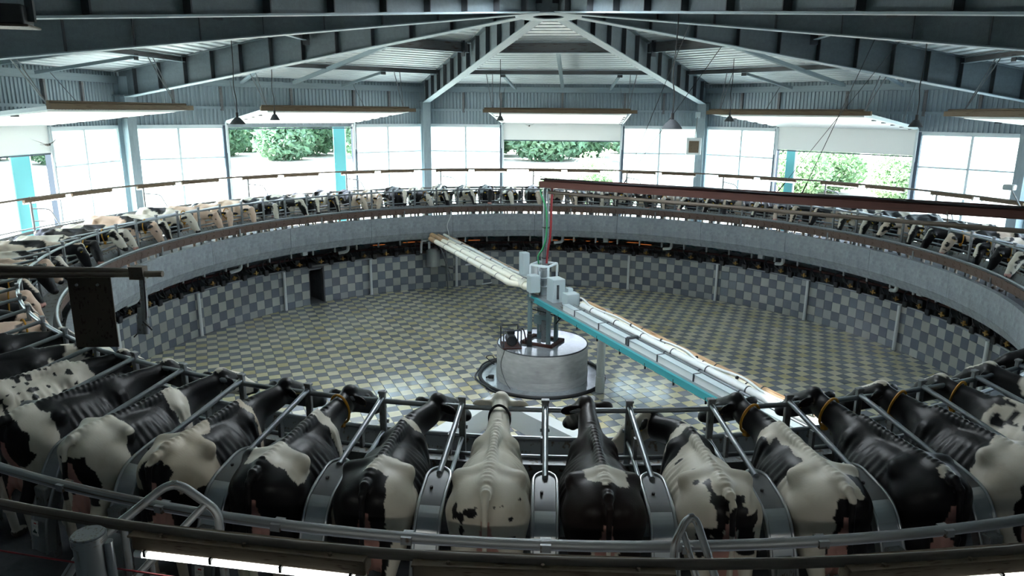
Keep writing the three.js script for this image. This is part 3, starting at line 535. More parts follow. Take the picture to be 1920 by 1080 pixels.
// rail with strip lamps round the operators' floor
const RL = 14.4, YL = 4.45;
{
  tag(M('lamp_rail', arc(RL, YL + 0.09, 0.032, 0, 2 * PI, 200), X.pipeDark), 'pipe rail carrying the strip lamps round the operators\' floor', 'rail');
  tag(M('lower_lamp_rail', arc(RL + 0.02, YL - 0.75, 0.02, 0, 2 * PI, 160), X.galv), 'thin pipe below the lamp rail round the operators\' floor', 'rail');
  const l = thing('strip_lamp', 'x', 'strip lamp', P(0, RL, YL)), ln = 1.45;
  M('lamp_tray', merge([rbox(ln, 0.1, 0.1, 0.012, 0, 0.03, 0), box(ln, 0.012, 0.15, 0, 0.085, 0), ...[-0.36, 0, 0.36].map((t) => cylY(0.012, 0.02, t * ln, 0.088, -0.05, 6))]), X.tray, l);
  M('lamp_tube', flat(new THREE.CapsuleGeometry(0.021, ln - 0.12, 4, 10)).rotateZ(PI / 2).translate(0, -0.045, -0.04), X.lampGlow, l);
  for (const t of [-0.44, -0.15, 0.15, 0.44]) M('tube_clip', box(0.016, 0.04, 0.05, t * ln, -0.028, -0.04), X.black, l);
  for (const q of [-1, 1]) M('end_cap', cylY(0.024, 0.05, 0, -0.025, 0, 10).rotateZ(PI / 2).translate(q * (ln / 2 - 0.04), -0.045, -0.04), X.white, l);
  const post = thing('lamp_rail_post', 'x', 'post', P(0, RL, YG));
  M('post_tube', cylY(0.035, YL + 0.13 - YG), X.galvDull, post);
  M('hoop', path([V(0.02, YL - 0.2 - YG, 0.0), V(0.55, YL - 0.28 - YG, 0.1), V(0.85, YL - 0.9 - YG, 0.15)], 0.02, 7, 0.12), X.galv, post);
  M('hoop_rail', bar(V(0, YL - 0.55 - YG, 0), V(0.6, YL - 0.62 - YG, 0.1), 0.016, 6), X.galv, post);
  let f = true, fp = true;
  for (let k = 0; k < 22; k++) {
    for (const off of [-173.3, -180.1]) {
      const a = (off - 360 / 22 * k) * DEG, aa = Math.atan2(Math.sin(a), Math.cos(a));
      if (!inFrame(P(a, RL, YL), 120)) continue;
      const o = f ? l : copyOf(l); f = false; o.position.copy(P(a, RL, YL)); o.rotation.y = -a;
      const near = Math.abs(aa) > 2.6;
      o.userData.group = near ? undefined : 'strip lamps on the far rail';
      if (near) { delete o.userData.group; o.userData.label = Math.abs(aa) > 3.1 ? 'glowing strip lamp at the bottom edge, just left of the middle' : aa < 0 ? 'glowing strip lamp at the bottom left of the photograph' : Math.abs(aa) > 2.95 ? 'glowing strip lamp at the bottom right of the photograph' : 'glowing strip lamp at the bottom right corner'; }
      else { const q = [...Array(44)].map((_, i) => wrapA((i & 1 ? -180.1 : -173.3) * DEG - (i >> 1) * 2 * PI / 22)).filter((v) => (v < 0) === (aa < 0) && Math.abs(v) < Math.abs(aa) - 0.01).length, j = aa < 0 ? -q - 1 : q; o.userData.label = `slim strip lamp behind the far cows, ${ord(j < 0 ? -j : j + 1)} ${j < 0 ? 'left' : 'right'} of the mast`; }
      const L = new THREE.RectAreaLight(new THREE.Color(1, 0.97, 0.86), near ? 2.0 : 1.5, ln - 0.1, 0.042);
      L.position.copy(P(a, RL + 0.04, YL - 0.069)); L.lookAt(P(a, RL - 0.9, YL - 1)); scene.add(L);
    }
    const a = (-173.3 + (0.46 - k) * 360 / 22) * DEG, aa = Math.atan2(Math.sin(a), Math.cos(a));
    if (inFrame(P(a, RL, 3.9), 20) && Math.abs(aa) < 2.2) {
      const o = fp ? post : copyOf(post); fp = false; o.position.copy(P(a, RL, YG)); o.rotation.y = -a;
      const j = Math.round((aa / DEG + 18.8) / (360 / 22)); o.userData.label = `hooped lamp rail post behind the far cows, ${j === 0 ? 'just left of the mast' : `${ord(Math.abs(j))} ${j < 0 ? 'further left' : 'right of the mast'}`}`; o.userData.group = 'posts of the far lamp rail';
    }
  }
}
{ // stair hoops and a post close to the camera
  const s = thing('stair_handrail', 'bent galvanised handrail of the near stairs, bottom left', 'handrail', V(-2.5, YG, 13.7));
  const o = V(-2.5, YG, 13.7), L = (x, y, z) => V(x, y, z).sub(o);
  M('upper_hoop', path([L(-3.3, 3.4, 14.7), L(-2.85, 4.27, 14.1), L(-2.52, 4.5, 13.62), L(-2.44, 4.49, 13.6), L(-2.19, 4.31, 13.62), L(-2.16, 3.7, 13.66)], 0.03, 10, 0.07), X.galvDull, s);
  M('lower_bar', bar(L(-3.2, 3.42, 14.62), L(-2.27, 4.36, 13.63), 0.025, 8), X.galvDull, s);
  M('upright', bar(L(-2.62, 2.2, 13.98), L(-2.68, 4.36, 13.9), 0.024, 8), X.galvDull, s); M('upright', bar(L(-2.52, 2.2, 13.9), L(-2.55, 4.2, 13.86), 0.018, 8), X.galvDull, s);
  const t = thing('stair_handrail', 'bent galvanised handrail rising right of the middle at the bottom edge', 'handrail', V(1, YG, 13.8));
  const o2 = V(1, YG, 13.8), K = (x, y, z) => V(x, y, z).sub(o2);
  M('upper_hoop', path([K(0.88, 3.9, 13.78), K(0.88, 4.26, 13.74), K(0.98, 4.36, 13.6), K(1.04, 4.36, 13.58), K(1.26, 3.7, 14.4)], 0.026, 10, 0.06), X.galvDull, t);
  M('second_bar', bar(K(0.95, 4.29, 13.66), K(1.12, 3.75, 14.2), 0.02, 8), X.galvDull, t);
  const p = thing('pipe_post', 'thick upright pipe at the bottom left corner', 'post', V(-2.6, YG, 14.35));
  M('post_tube', cylY(0.085, 2.84, 0, 0, 0, 20), X.galvDull, p); M('post_collar', cylY(0.094, 0.05, 0, 2.78, 0, 20), X.galvDull, p); M('side_tube', cylY(0.028, 2.78, 0.1, 0, -0.02, 10), X.galv, p);
  const w = thing('red_line', 'thin red cord strung along under the near strip lamps', 'cord', V(0, 4.2, 13.9));
  M('cord_line', tube([V(-5.5, 0.28, 0.05), V(-2.6, 0.14, 0.4), V(-1, 0.02, 0.46), V(1.2, 0.0, 0.5), V(4, 0.1, 0.1)], 0.006, 40, 5), X.hoseRed, w); M('cord_clip', cylY(0.014, 0.03, -1, 0.01, 0.46), X.black, w);
}
// ---------------------------------------------------------------- middle of the pit
const ZC = -0.62; // the pedestal stands a little beyond the centre of the ring
{
  const p = thing('pedestal', 'round pale concrete pedestal in the middle of the pit, wet on top', 'pedestal', V(0, 0, ZC));
  const prof = [[0, 0.97], [1.17, 0.97], [1.2, 0.985], [1.22, 0.97], [1.225, 0.94], [1.225, 0.02], [0, 0.0]].map((q) => new THREE.Vector2(...q));
  M('pedestal_drum', flat(new THREE.LatheGeometry([[1.19, 0.96], [1.225, 0.94], [1.225, 0.24], [1.24, 0.22], [1.235, 0.0]].reverse().map((q) => new THREE.Vector2(...q)), 72)), X.pedestal, p);
  M('pedestal_top', cylY(1.19, 0.04, 0, 0.93, 0, 72), X.wetSlab, p);
  M('top_edge', flat(new THREE.TorusGeometry(1.205, 0.018, 8, 90)).rotateX(PI / 2).translate(0, 0.962, 0), X.beamDark, p);
  M('thin_cable', tube([V(-0.98, 0.95, 0.74), V(-1.08, 0.5, 0.62), V(-0.95, 0.15, 0.84), V(-0.8, 0.02, 1.1)], 0.008, 24, 5), X.motor, p);
  const d = thing('drain_ring', 'dark round kerb with a hose lying round the foot of the pedestal', 'drain', V(0, 0, ZC));
  M('kerb', flat(new THREE.TorusGeometry(1.68, 0.05, 8, 90)).rotateX(PI / 2).translate(0, 0.04, 0), X.blackRubber, d);
  M('gutter_bed', cylY(1.66, 0.012, 0, 0.0, 0, 72), X.wetSlab, d);
  const h = thing('coiled_hose', 'black hose curled along the left of the drain kerb', 'hose', V(0, 0.05, ZC));
  M('hose_coil', tube(Array.from({ length: 22 }, (_, i) => P((-150 + i * 6.2) * DEG, 1.78 + 0.03 * Math.sin(i), i > 18 ? 0.02 + (i - 18) * 0.03 : 0.0)), 0.024, 80, 8), X.blackRubber, h);
  M('hose_end', tube([V(-1.35, 0, -0.7), V(-1.55, 0.3, -0.45), V(-1.35, 0.42, -0.2), V(-1.26, 0.3, 0)], 0.014, 24, 6), X.motor, h);
  const v = thing('floor_valve', 'small black valve on the gutter left of the pedestal', 'valve', V(-1.36, 0.01, ZC + 0.3));
  M('valve_body', rbox(0.16, 0.08, 0.1, 0.02, 0, 0.05, 0), X.black, v); M('valve_spout', bar(V(0, 0.06, 0), V(-0.14, 0.03, 0.03), 0.02), X.black, v);
}
{ // engine-driven pump in a tube frame
  const g = thing('pump_unit', 'small pump with dark motor in a black tube frame on the pedestal', 'pump', V(-0.83, 0.975, ZC + 0.42), 0.2);
  const w = 0.23, d = 0.27, h = 0.5, e = [];
  for (const sx of [-1, 1]) for (const sz of [-1, 1]) e.push(bar(V(sx * w, 0, sz * d), V(sx * w, h, sz * d), 0.02, 6));
  for (const y of [0.03, h]) { for (const s of [-1, 1]) e.push(bar(V(-w, y, s * d), V(w, y, s * d), 0.02, 6), bar(V(s * w, y, -d), V(s * w, y, d), 0.02, 6)); }
  M('tube_frame', merge(e), X.beamDark, g);
  M('motor_body', merge([flat(new THREE.CylinderGeometry(0.14, 0.14, 0.34, 20)).rotateX(PI / 2).translate(0, 0.2, 0.04), rbox(0.2, 0.1, 0.2, 0.02, 0, 0.38, -0.05)]), X.motor, g);
  M('fan_guard', flat(new THREE.TorusGeometry(0.12, 0.014, 6, 24)).translate(0, 0.2, 0.22), X.black, g);
  M('base_tray', rbox(0.5, 0.04, 0.6, 0.01, 0, 0.02, 0), X.rust, g);
  M('pump_hose', tube([V(0.2, 0.4, -0.1), V(0.32, 0.44, -0.05), V(0.38, 0.25, 0), V(0.4, 0.05, 0.02)], 0.02, 20, 6), X.blackRubber, g);
  const c = thing('dark_cylinder', 'dark upright filter canister beside the pump', 'canister', V(-0.34, 0.975, ZC + 0.42));
  M('canister_body', rbox(0.13, 0.36, 0.13, 0.02, 0, 0.18, 0), X.motor, c); M('canister_cap', cylY(0.05, 0.04, 0, 0.36, 0), X.black, c);
}
{ // rotary tower: legs, disc, upper cage, mast
  const t = thing('rotary_tower', 'blue-grey steel tower on the pedestal with round disc and open cage', 'tower', V(0, 0.97, ZC), -GRID);
  const legs = [[-0.3, 0.3], [0.32, 0.26], [-0.26, -0.3], [0.32, -0.3]];
  for (const [x, z] of legs) M('leg', rbox(0.1, 1.2, 0.1, 0.012, x * 0.86, 0.6, z * 0.86), X.boxDark, t);
  M('foot_frame', merge([box(0.9, 0.06, 0.1, 0, 0.03, 0.36), box(0.9, 0.06, 0.1, 0, 0.03, -0.36), box(0.1, 0.06, 0.8, 0.42, 0.03, 0), box(0.1, 0.06, 0.8, -0.42, 0.03, 0)]), X.rust, t);
  M('stand_disc', cylY(0.4, 0.06, -0.05, 1.2, 0, 40), X.beam, t);
  M('mid_box', rbox(0.42, 0.26, 0.26, 0.015, 0.0, 0.64, 0.0), X.boxDark, t);
  M('rotor_column', merge([cylY(0.1, 0.9, 0, 0.3, 0, 18), cylY(0.16, 0.08, 0, 0.9, 0, 18), cylY(0.07, 0.6, 0.1, 0.05, 0.12, 12)]), X.galvDull, t);
  M('cross_pipe', merge([bar(V(-0.3, 0.95, 0.2), V(0.45, 0.85, 0.2), 0.014), bar(V(0.3, 0.5, -0.2), V(0.55, 0.82, -0.1), 0.018)]), X.motor, t);
  const cage = []; const cw = 0.26, y0 = 1.28, y1 = 2.14;
  for (const sx of [-1, 1]) for (const sz of [-1, 1]) cage.push(box(0.045, y1 - y0, 0.045, sx * cw, (y0 + y1) / 2, sz * cw));
  for (const s of [-1, 1]) cage.push(box(cw * 2, 0.045, 0.045, 0, y1, s * cw), box(0.045, 0.045, cw * 2, s * cw, y1, 0));
  M('cage', merge(cage), X.frame, t);
  M('slip_ring', merge([cylY(0.09, 0.75, 0, 1.3, 0, 20), cylY(0.14, 0.05, 0, 1.5, 0, 20), cylY(0.13, 0.06, 0, 1.72, 0, 20), cylY(0.12, 0.05, 0, 1.95, 0, 20)]), X.stainless, t);
  M('cage_panel', rbox(0.02, 0.62, 0.4, 0.006, -0.28, 1.82, 0.0), X.white, t);
  M('mast', merge([bar(V(0.0, 2.1, 0), V(0.0, 4.12, 0), 0.045, 12), bar(V(0.1, 2.1, 0.02), V(0.1, 4.1, 0.02), 0.028, 10)]), X.galv, t);
  M('mast_top', path([V(-0.02, 3.9, 0), V(0.0, 4.16, 0), V(0.14, 4.2, 0.0), V(0.2, 4.0, 0)], 0.05, 10, 0.07), X.galv, t);
  M('mast_strap', merge([cylY(0.1, 0.025, 0.04, 2.3, 0, 12), cylY(0.1, 0.025, 0.04, 3.1, 0, 12)]), X.black, t);
  const w = (x, y, z) => V(x, y, z), h = thing('red_hose', 'dark red hose running down the mast', 'hose', V(0, 0.97, ZC), -GRID);
  M('hose_run', tube([w(0.04, 4.3, 0.06), w(0.2, 4.22, 0.07), w(0.22, 3.7, 0.07), w(0.2, 2.9, 0.07), w(0.14, 2.5, 0.07), w(0.1, 2.12, 0.05)], 0.03, 50, 8), X.hoseRed, h); M('hose_coupling', cylY(0.04, 0.08, 0.1, 2.1, 0.05), X.galv, h);
  const gsn = thing('green_hose', 'green hose looping beside the foot of the mast', 'hose', V(0, 0.97, ZC), -GRID);
  M('hose_run', tube([w(-0.1, 4.1, 0.06), w(-0.08, 4.0, 0.09), w(0.08, 3.6, 0.1), w(0.1, 2.9, 0.1), w(0.0, 2.55, 0.1), w(-0.13, 2.35, 0.08), w(-0.12, 2.1, 0.04)], 0.022, 50, 8), X.hoseGreen, gsn); M('hose_coupling', cylY(0.03, 0.07, -0.12, 2.08, 0.04), X.galv, gsn);
}
const along = V(Math.sin(GRID), 0, Math.cos(GRID)), side = V(Math.cos(GRID), 0, -Math.sin(GRID)); // bridge direction (towards the near right) and its right-hand side
const B = (s, q, y) => V(0, y, ZC).addScaledVector(along, s).addScaledVector(side, q);
{ // switch cabinets round the tower
  const cab = (label, s, q, y, w, h, d, extra) => { const c = thing('switch_cabinet', label, 'cabinet', B(s, q, y), GRID);
    M('cabinet_body', rbox(w, h, d, 0.02, 0, h / 2, 0), X.boxGrey, c); M('cabinet_door', rbox(0.02, h - 0.06, d - 0.05, 0.006, w / 2 + 0.005, h / 2, 0), X.boxDark, c); M('door_latch', box(0.02, 0.07, 0.02, w / 2 + 0.02, h / 2, d * 0.3), X.black, c); if (extra) extra(c); return c; };
  cab('tall pale cabinet standing left of the cage, highest of the cabinets', -0.5, -0.34, 2.74, 0.2, 0.62, 0.26);
  cab('pale grey cabinet in front of the cage, left of the mast', 0.15, -0.36, 2.42, 0.27, 0.46, 0.28);
  cab('large grey cabinet with a dark handle bar, right of the mast', 0.62, 0.06, 2.2, 0.34, 0.66, 0.4, (c) => M('handle_bar', box(0.05, 0.36, 0.05, -0.05, 0.34, 0.21), X.beamDark, c));
  cab('small flat grey cabinet at the top end of the near bridge', 1.3, 0.14, 2.3, 0.34, 0.32, 0.3);
  cab('narrow pale cabinet behind the small flat one on the bridge', 1.08, 0.2, 2.36, 0.14, 0.34, 0.18);
}
{ // far bridge: cream pipes from the tower to the skirt
  const y = 2.42, run = (name, label, q, r, mat, s0, s1, wig) => {
    const t = thing(name, label, 'pipe', B(-5, q, y));
    const o = B(-5, q, y), L = (s, dq, dy) => B(s, q + dq, y + dy).sub(o);
    M('pipe_run', wig ? tube(Array.from({ length: 12 }, (_, i) => L(lerp(s0, s1, i / 11), 0.025 * Math.sin(i * 1.9), 0.02 * Math.sin(i * 1.3))), r, 60, 8) : bar(L(s0, 0, 0), L(s1, 0, 0), r, 14), mat, t);
    M('pipe_strap', merge(Array.from({ length: 6 }, (_, i) => { const s = lerp(s0, s1, (i + 0.5) / 6); return bar(L(s - 0.012, 0, 0), L(s + 0.012, 0, 0), r + 0.008, 14); })), X.galvDull, t); if (mat === X.pvc && !wig) M('pipe_end', bar(L(-7.9, 0, 0), L(s1 - 0.02, 0, 0), r + 0.002, 14), X.pvcTan, t); return [t, L];
  };
  const [pl, L1] = run('cream_pipe', 'cream pipe with elbow on the left side of the far bridge', -0.52, 0.085, X.pvc, -1.35, -8.6);
  M('elbow', path([L1(-1.5, 0, 0), L1(-1.12, 0, -0.02), L1(-0.85, 0.32, -0.04), L1(-0.62, 0.5, -0.06)], 0.087, 12, 0.12), X.pvc, pl);
  run('cream_pipe', 'thick cream pipe in the middle of the far bridge', -0.25, 0.1, X.pvc, -0.75, -9.3);
  run('cream_pipe', 'cream pipe right of the thick one on the far bridge', -0.03, 0.06, X.pvc, -0.5, -9.2);
  run('white_cable_bundle', 'wavy bundle of white cables along the right of the far bridge', 0.17, 0.05, X.white, -0.6, -9.2, true);
  run('thin_pipe', 'thin tan pipe at the right edge of the far bridge', 0.27, 0.035, X.pvcTan, -1, -9.4);
  const u = thing('union_pipe', 'cream pipe elbow joining the far bridge to the tower', 'pipe', B(-0.4, -0.25, y));
  M('union', path([V(0, 0, 0).addScaledVector(along, -0.4), V(0, 0, 0).addScaledVector(along, 0.1), V(0, -0.08, 0).addScaledVector(along, 0.35).addScaledVector(side, 0.2)], 0.1, 12, 0.1), X.pvc, u); M('union_nut', bar(V(0, 0, 0).addScaledVector(along, -0.3), V(0, 0, 0).addScaledVector(along, -0.2), 0.125, 14), X.pvc, u);
  const k = thing('bridge_carrier', 'slim steel carrier under the pipes of the far bridge', 'carrier', B(-5, -0.1, 2.2));
  M('carrier_beam', beam(B(-0.4, -0.1, 2.24).sub(k.position), B(-9.6, -0.1, 2.24).sub(k.position), 0.16, 0.1), X.beam, k);
  for (const s of [-3, -6, -8.8]) M('carrier_arm', beam(B(s, -0.62, 2.3).sub(k.position), B(s, 0.35, 2.3).sub(k.position), 0.05, 0.04), X.beam, k);
  const c = thing('hanging_cable', 'thin white cable hanging from the trough onto the far bridge', 'cable', P(-20.6 * DEG, 10.2, 3.3));
  const o = P(-20.6 * DEG, 10.2, 3.3); M('cable_run', tube([V(0, 0, 0), V(-0.02, -0.2, 0.03), V(-0.16, -0.6, 0.06), V(-0.1, -0.85, 0.1), B(-8.2, 0.1, 2.5).sub(o), B(-7, 0.12, 2.5).sub(o)], 0.018, 50, 6), X.white, c); M('cable_gland', cylY(0.03, 0.06, 0, -0.03, 0), X.black, c);
  // stainless vessel on a bracket at the wall under the bridge end
  const v = thing('receiver_tank', 'stainless receiver tank on a wall bracket under the end of the far bridge', 'tank', P(-23.6 * DEG, 11.0, 0));
  M('tank_body', merge([cylY(0.27, 0.62, 0, 1.0, 0, 24), cylY(0.2, 0.08, 0, 1.62, 0, 24)]), X.stainless, v);
  M('tank_pipe', path([V(-0.15, 1.65, 0), V(-0.15, 2.0, 0), V(-0.45, 2.0, 0.0), V(-0.5, 1.5, -0.1)], 0.05, 8, 0.08), X.white, v);
  M('wall_bracket', merge([beam(V(0.3, 0.95, -0.2), V(0.85, 0.95, 0.25), 0.06, 0.06), bar(V(0.3, 1.9, 0.2), V(0.75, 0.5, 0.2), 0.03), bar(V(0.55, 1.65, 0.2), V(0.6, 0.1, 0.2), 0.03)]), X.galvDull, v);
  for (const [a, yy, lab] of [[-15.5, 0.93, 'short pale pipe stub on the pit wall under the far bridge'], [-12, 0.1, 'short pale pipe stub low on the floor edge by the far bridge']]) { const q = thing('pipe_stub', lab, 'pipe', P(a * DEG, 11.1, yy), -a * DEG); M('stub', bar(V(-0.22, 0, 0), V(0.2, 0.05, 0), 0.035), X.white, q); M('stub_flange', cylY(0.05, 0.02, 0.18, 0.03, 0), X.galvDull, q); }
}
{ // near bridge: cable duct and pipes down to the near right, over a white leg
  const y = 2.26, s0 = 0.2, s1 = 9.5, t = thing('cable_duct', 'long pale cable duct with teal edge beam running down to the near right', 'cable duct', B(4.5, 0, y));
  const o = B(4.5, 0, y), L = (s, q, dy) => B(s, q, y + dy).sub(o);
  M('bridge_deck', beam(L(s0 - 0.4, 0.15, -0.02), L(s1, 0.15, -0.02), 0.9, 0.04), X.galvDull, t);
  M('edge_beam', beam(L(s0 - 0.4, -0.32, -0.05), L(s1, -0.32, -0.05), 0.07, 0.13), X.teal, t);
  M('duct_body', beam(L(1.5, -0.1, 0.065), L(s1, -0.1, 0.065), 0.15, 0.13), X.white, t);
  M('duct_lid', beam(L(1.5, -0.1, 0.137), L(s1, -0.1, 0.137), 0.165, 0.014), X.boxGrey, t);
  for (let i = 0; i < 6; i++) M('duct_strap', beam(L(2.1 + i * 1.15, -0.1, 0.07), L(2.13 + i * 1.15, -0.1, 0.07), 0.178, 0.16), X.beamDark, t);
  M('duct_clamp', box(0.26, 0.2, 0.07).rotateY(GRID).translate(...L(4.5, -0.07, 0.09).toArray()), X.beamDark, t);
  for (let i = 0; i < 7; i++) M('deck_bolt', cylY(0.02, 0.12, ...L(1.6 + i * 0.95, -0.34, -0.18).toArray(), 8), X.black, t);
  const pipe = (name, label, q, dy, r, mat, a, b, wig) => { const g = thing(name, label, 'pipe', B(4.5, q, y + dy)), oo = B(4.5, q, y + dy), K = (s, dq = 0, e = 0) => B(s, q + dq, y + dy + e).sub(oo);
    M('pipe_run', wig ? tube(Array.from({ length: 16 }, (_, i) => K(lerp(a, b, i / 15), wig * Math.sin(i * 1.7), 0.02 * Math.sin(i * 2.3))), r, 90, 8) : bar(K(a), K(b), r, 14), mat, g);
    M('pipe_clip', merge(Array.from({ length: 7 }, (_, i) => bar(K(lerp(a, b, (i + 0.5) / 7) - 0.012), K(lerp(a, b, (i + 0.5) / 7) + 0.012), r + 0.009, 12))), X.beamDark, g); };
  pipe('steel_pipe', 'shiny steel pipe lying beside the duct on the near bridge', 0.08, 0.11, 0.03, X.galv, 1.6, 9.3);
  pipe('white_pipe', 'thick white pipe on the near bridge beside the steel pipe', 0.24, 0.12, 0.075, X.white, 1.7, 9.3);
  pipe('white_cable_bundle', 'loose white cables lying over the pipes of the near bridge', 0.33, 0.2, 0.024, X.white, 0.9, 9.0, 0.06);
  pipe('white_pipe', 'thin white pipe next to the tan one on the near bridge', 0.38, 0.12, 0.05, X.pvc, 0.8, 9.3);
  pipe('tan_pipe', 'tan pipe along the right-hand edge of the near bridge', 0.52, 0.1, 0.075, X.pvcTan, 0.9, 9.6);
  const g = thing('support_pipe', 'white pipe leg carrying the near bridge, right of the pedestal', 'support', V(1.5, 0, 0.42));
  M('leg_pipe', cylY(0.105, 2.18, 0, 0, 0, 24), X.white, g); M('leg_sleeve', cylY(0.118, 0.42, 0, 0, 0, 24), X.white, g); M('head_plate', box(0.36, 0.03, 0.36, 0, 2.17, 0), X.galvDull, g);
}
{ // rusty boom from the mast out to the right, and its lower pipe
  const a0 = V(-0.12, 5.2, -0.55), a1 = V(11.4, 5.32, 6.85), t = thing('rusty_boom', 'rust-red boom from the mast out over the cows on the right', 'boom', a0);
  const d = a1.clone().sub(a0);
  M('boom_beam', merge([beam(V(0, 0, 0), d, 0.16, 0.15), bar(V(0.1, 0.11, -0.02), d.clone().add(V(0, 0.11, 0)), 0.045, 8)]), X.rust, t);
  M('boom_cable', tube(Array.from({ length: 14 }, (_, i) => d.clone().multiplyScalar(i / 13).add(V(0, 0.13 + 0.02 * Math.sin(i * 2), 0.06))), 0.022, 60, 6), X.motor, t);
  const u = thing('boom_pipe', 'grey-brown pipe hung below the rusty boom', 'pipe', V(0.1, 5.0, -0.5)), e = V(11.2, 5.02, 6.9).sub(V(0.1, 5.0, -0.5));
  M('pipe_run', bar(V(0, 0, 0), e, 0.045, 10), X.pipeDark, u); M('pipe_hanger', merge([0.12, 0.3, 0.48, 0.66, 0.84].map((f) => bar(e.clone().multiplyScalar(f), e.clone().multiplyScalar(f).add(V(-0.05, 0.25, 0)), 0.012, 5))), X.pipeDark, u);
}
{ // stairwell into the pit: low white parapets that meet at a point
  const w = thing('stairwell_parapet', 'low white parapet walls meeting at a point around the pit stairwell', 'parapet', V(0, 0, 0)), h = 0.5;
  const wall = (name, a, b, th, hh) => M(name, beam(V(a[0], hh / 2, a[1]), V(b[0], hh / 2, b[1]), th, hh), X.white, w);
  wall('left_parapet', [-0.98, 2.02], [-2.35, 4.55], 0.34, h); wall('right_parapet', [-1.12, 2.0], [1.6, 5.0], 0.34, h);
  const s = thing('stair_flight', 'grey stair slab rising inside the parapets', 'stairs', V(-0.6, 0, 4.0));
  for (let i = 0; i < 4; i++) M('step', box(1.1 + i * 0.35, 0.08 * (i + 1), 0.34, -0.05, 0.04 * (i + 1), -0.5 + i * 0.36), X.concrete, s);
}
// arm with hanging sheet and pipe, over the cows at the left
{
  const t = thing('service_arm', 'pair of brown pipes reaching in from the left edge over the cows', 'arm', V(-4.7, 5.02, 9.36)), o = V(-4.7, 5.02, 9.36);
  M('upper_pipe', merge([bar(V(-8.5, 5.04, 9.52).sub(o), V(-5.05, 5.0, 9.37).sub(o), 0.045, 10)]), X.pipeDark, t);
  M('lower_pipe', bar(V(-8.5, 4.92, 9.55).sub(o), V(-4.74, 4.98, 9.38).sub(o), 0.04, 10), X.pipeDark, t);
  M('end_clamp', box(0.18, 0.16, 0.12, -0.35, -0.03, 0.02), X.pipeDark, t);
  const s = thing('rubber_sheet', 'dark brown sheet hanging from the arm at the left', 'sheet', V(-5.6, 4.5, 9.52), 0.1);
  M('sheet_panel', rbox(0.52, 0.9, 0.02, 0.006, 0, 0, 0), X.panelBrown, s); M('sheet_bolt', merge([-0.15, 0.1].map((x) => cylY(0.016, 0.03, 0, 0, 0).rotateX(PI / 2).translate(x, 0.36, 0))), X.galvDull, s);
  const h = thing('hanging_pipe', 'thin pipe with dangling cords hanging from the end of the arm', 'pipe', V(-5.0, 4.95, 9.38));
  M('pipe_drop', merge([bar(V(0, 0, 0), V(0.03, -0.72, 0.12), 0.045, 10), bar(V(-0.02, -0.4, 0.05), V(-0.02, -0.72, 0.12), 0.06, 8)]), X.galvDull, h);
  M('cord', merge([tube([V(0.04, 0, 0.05), V(0.06, -0.3, 0.1), V(0.03, -0.6, 0.12), V(-0.12, -0.76, 0.14)], 0.008, 20, 5), tube([V(0.02, -0.55, 0.14), V(0.1, -0.62, 0.15), V(0.13, -0.66, 0.15)], 0.01, 12, 5)]), X.black, h);
}
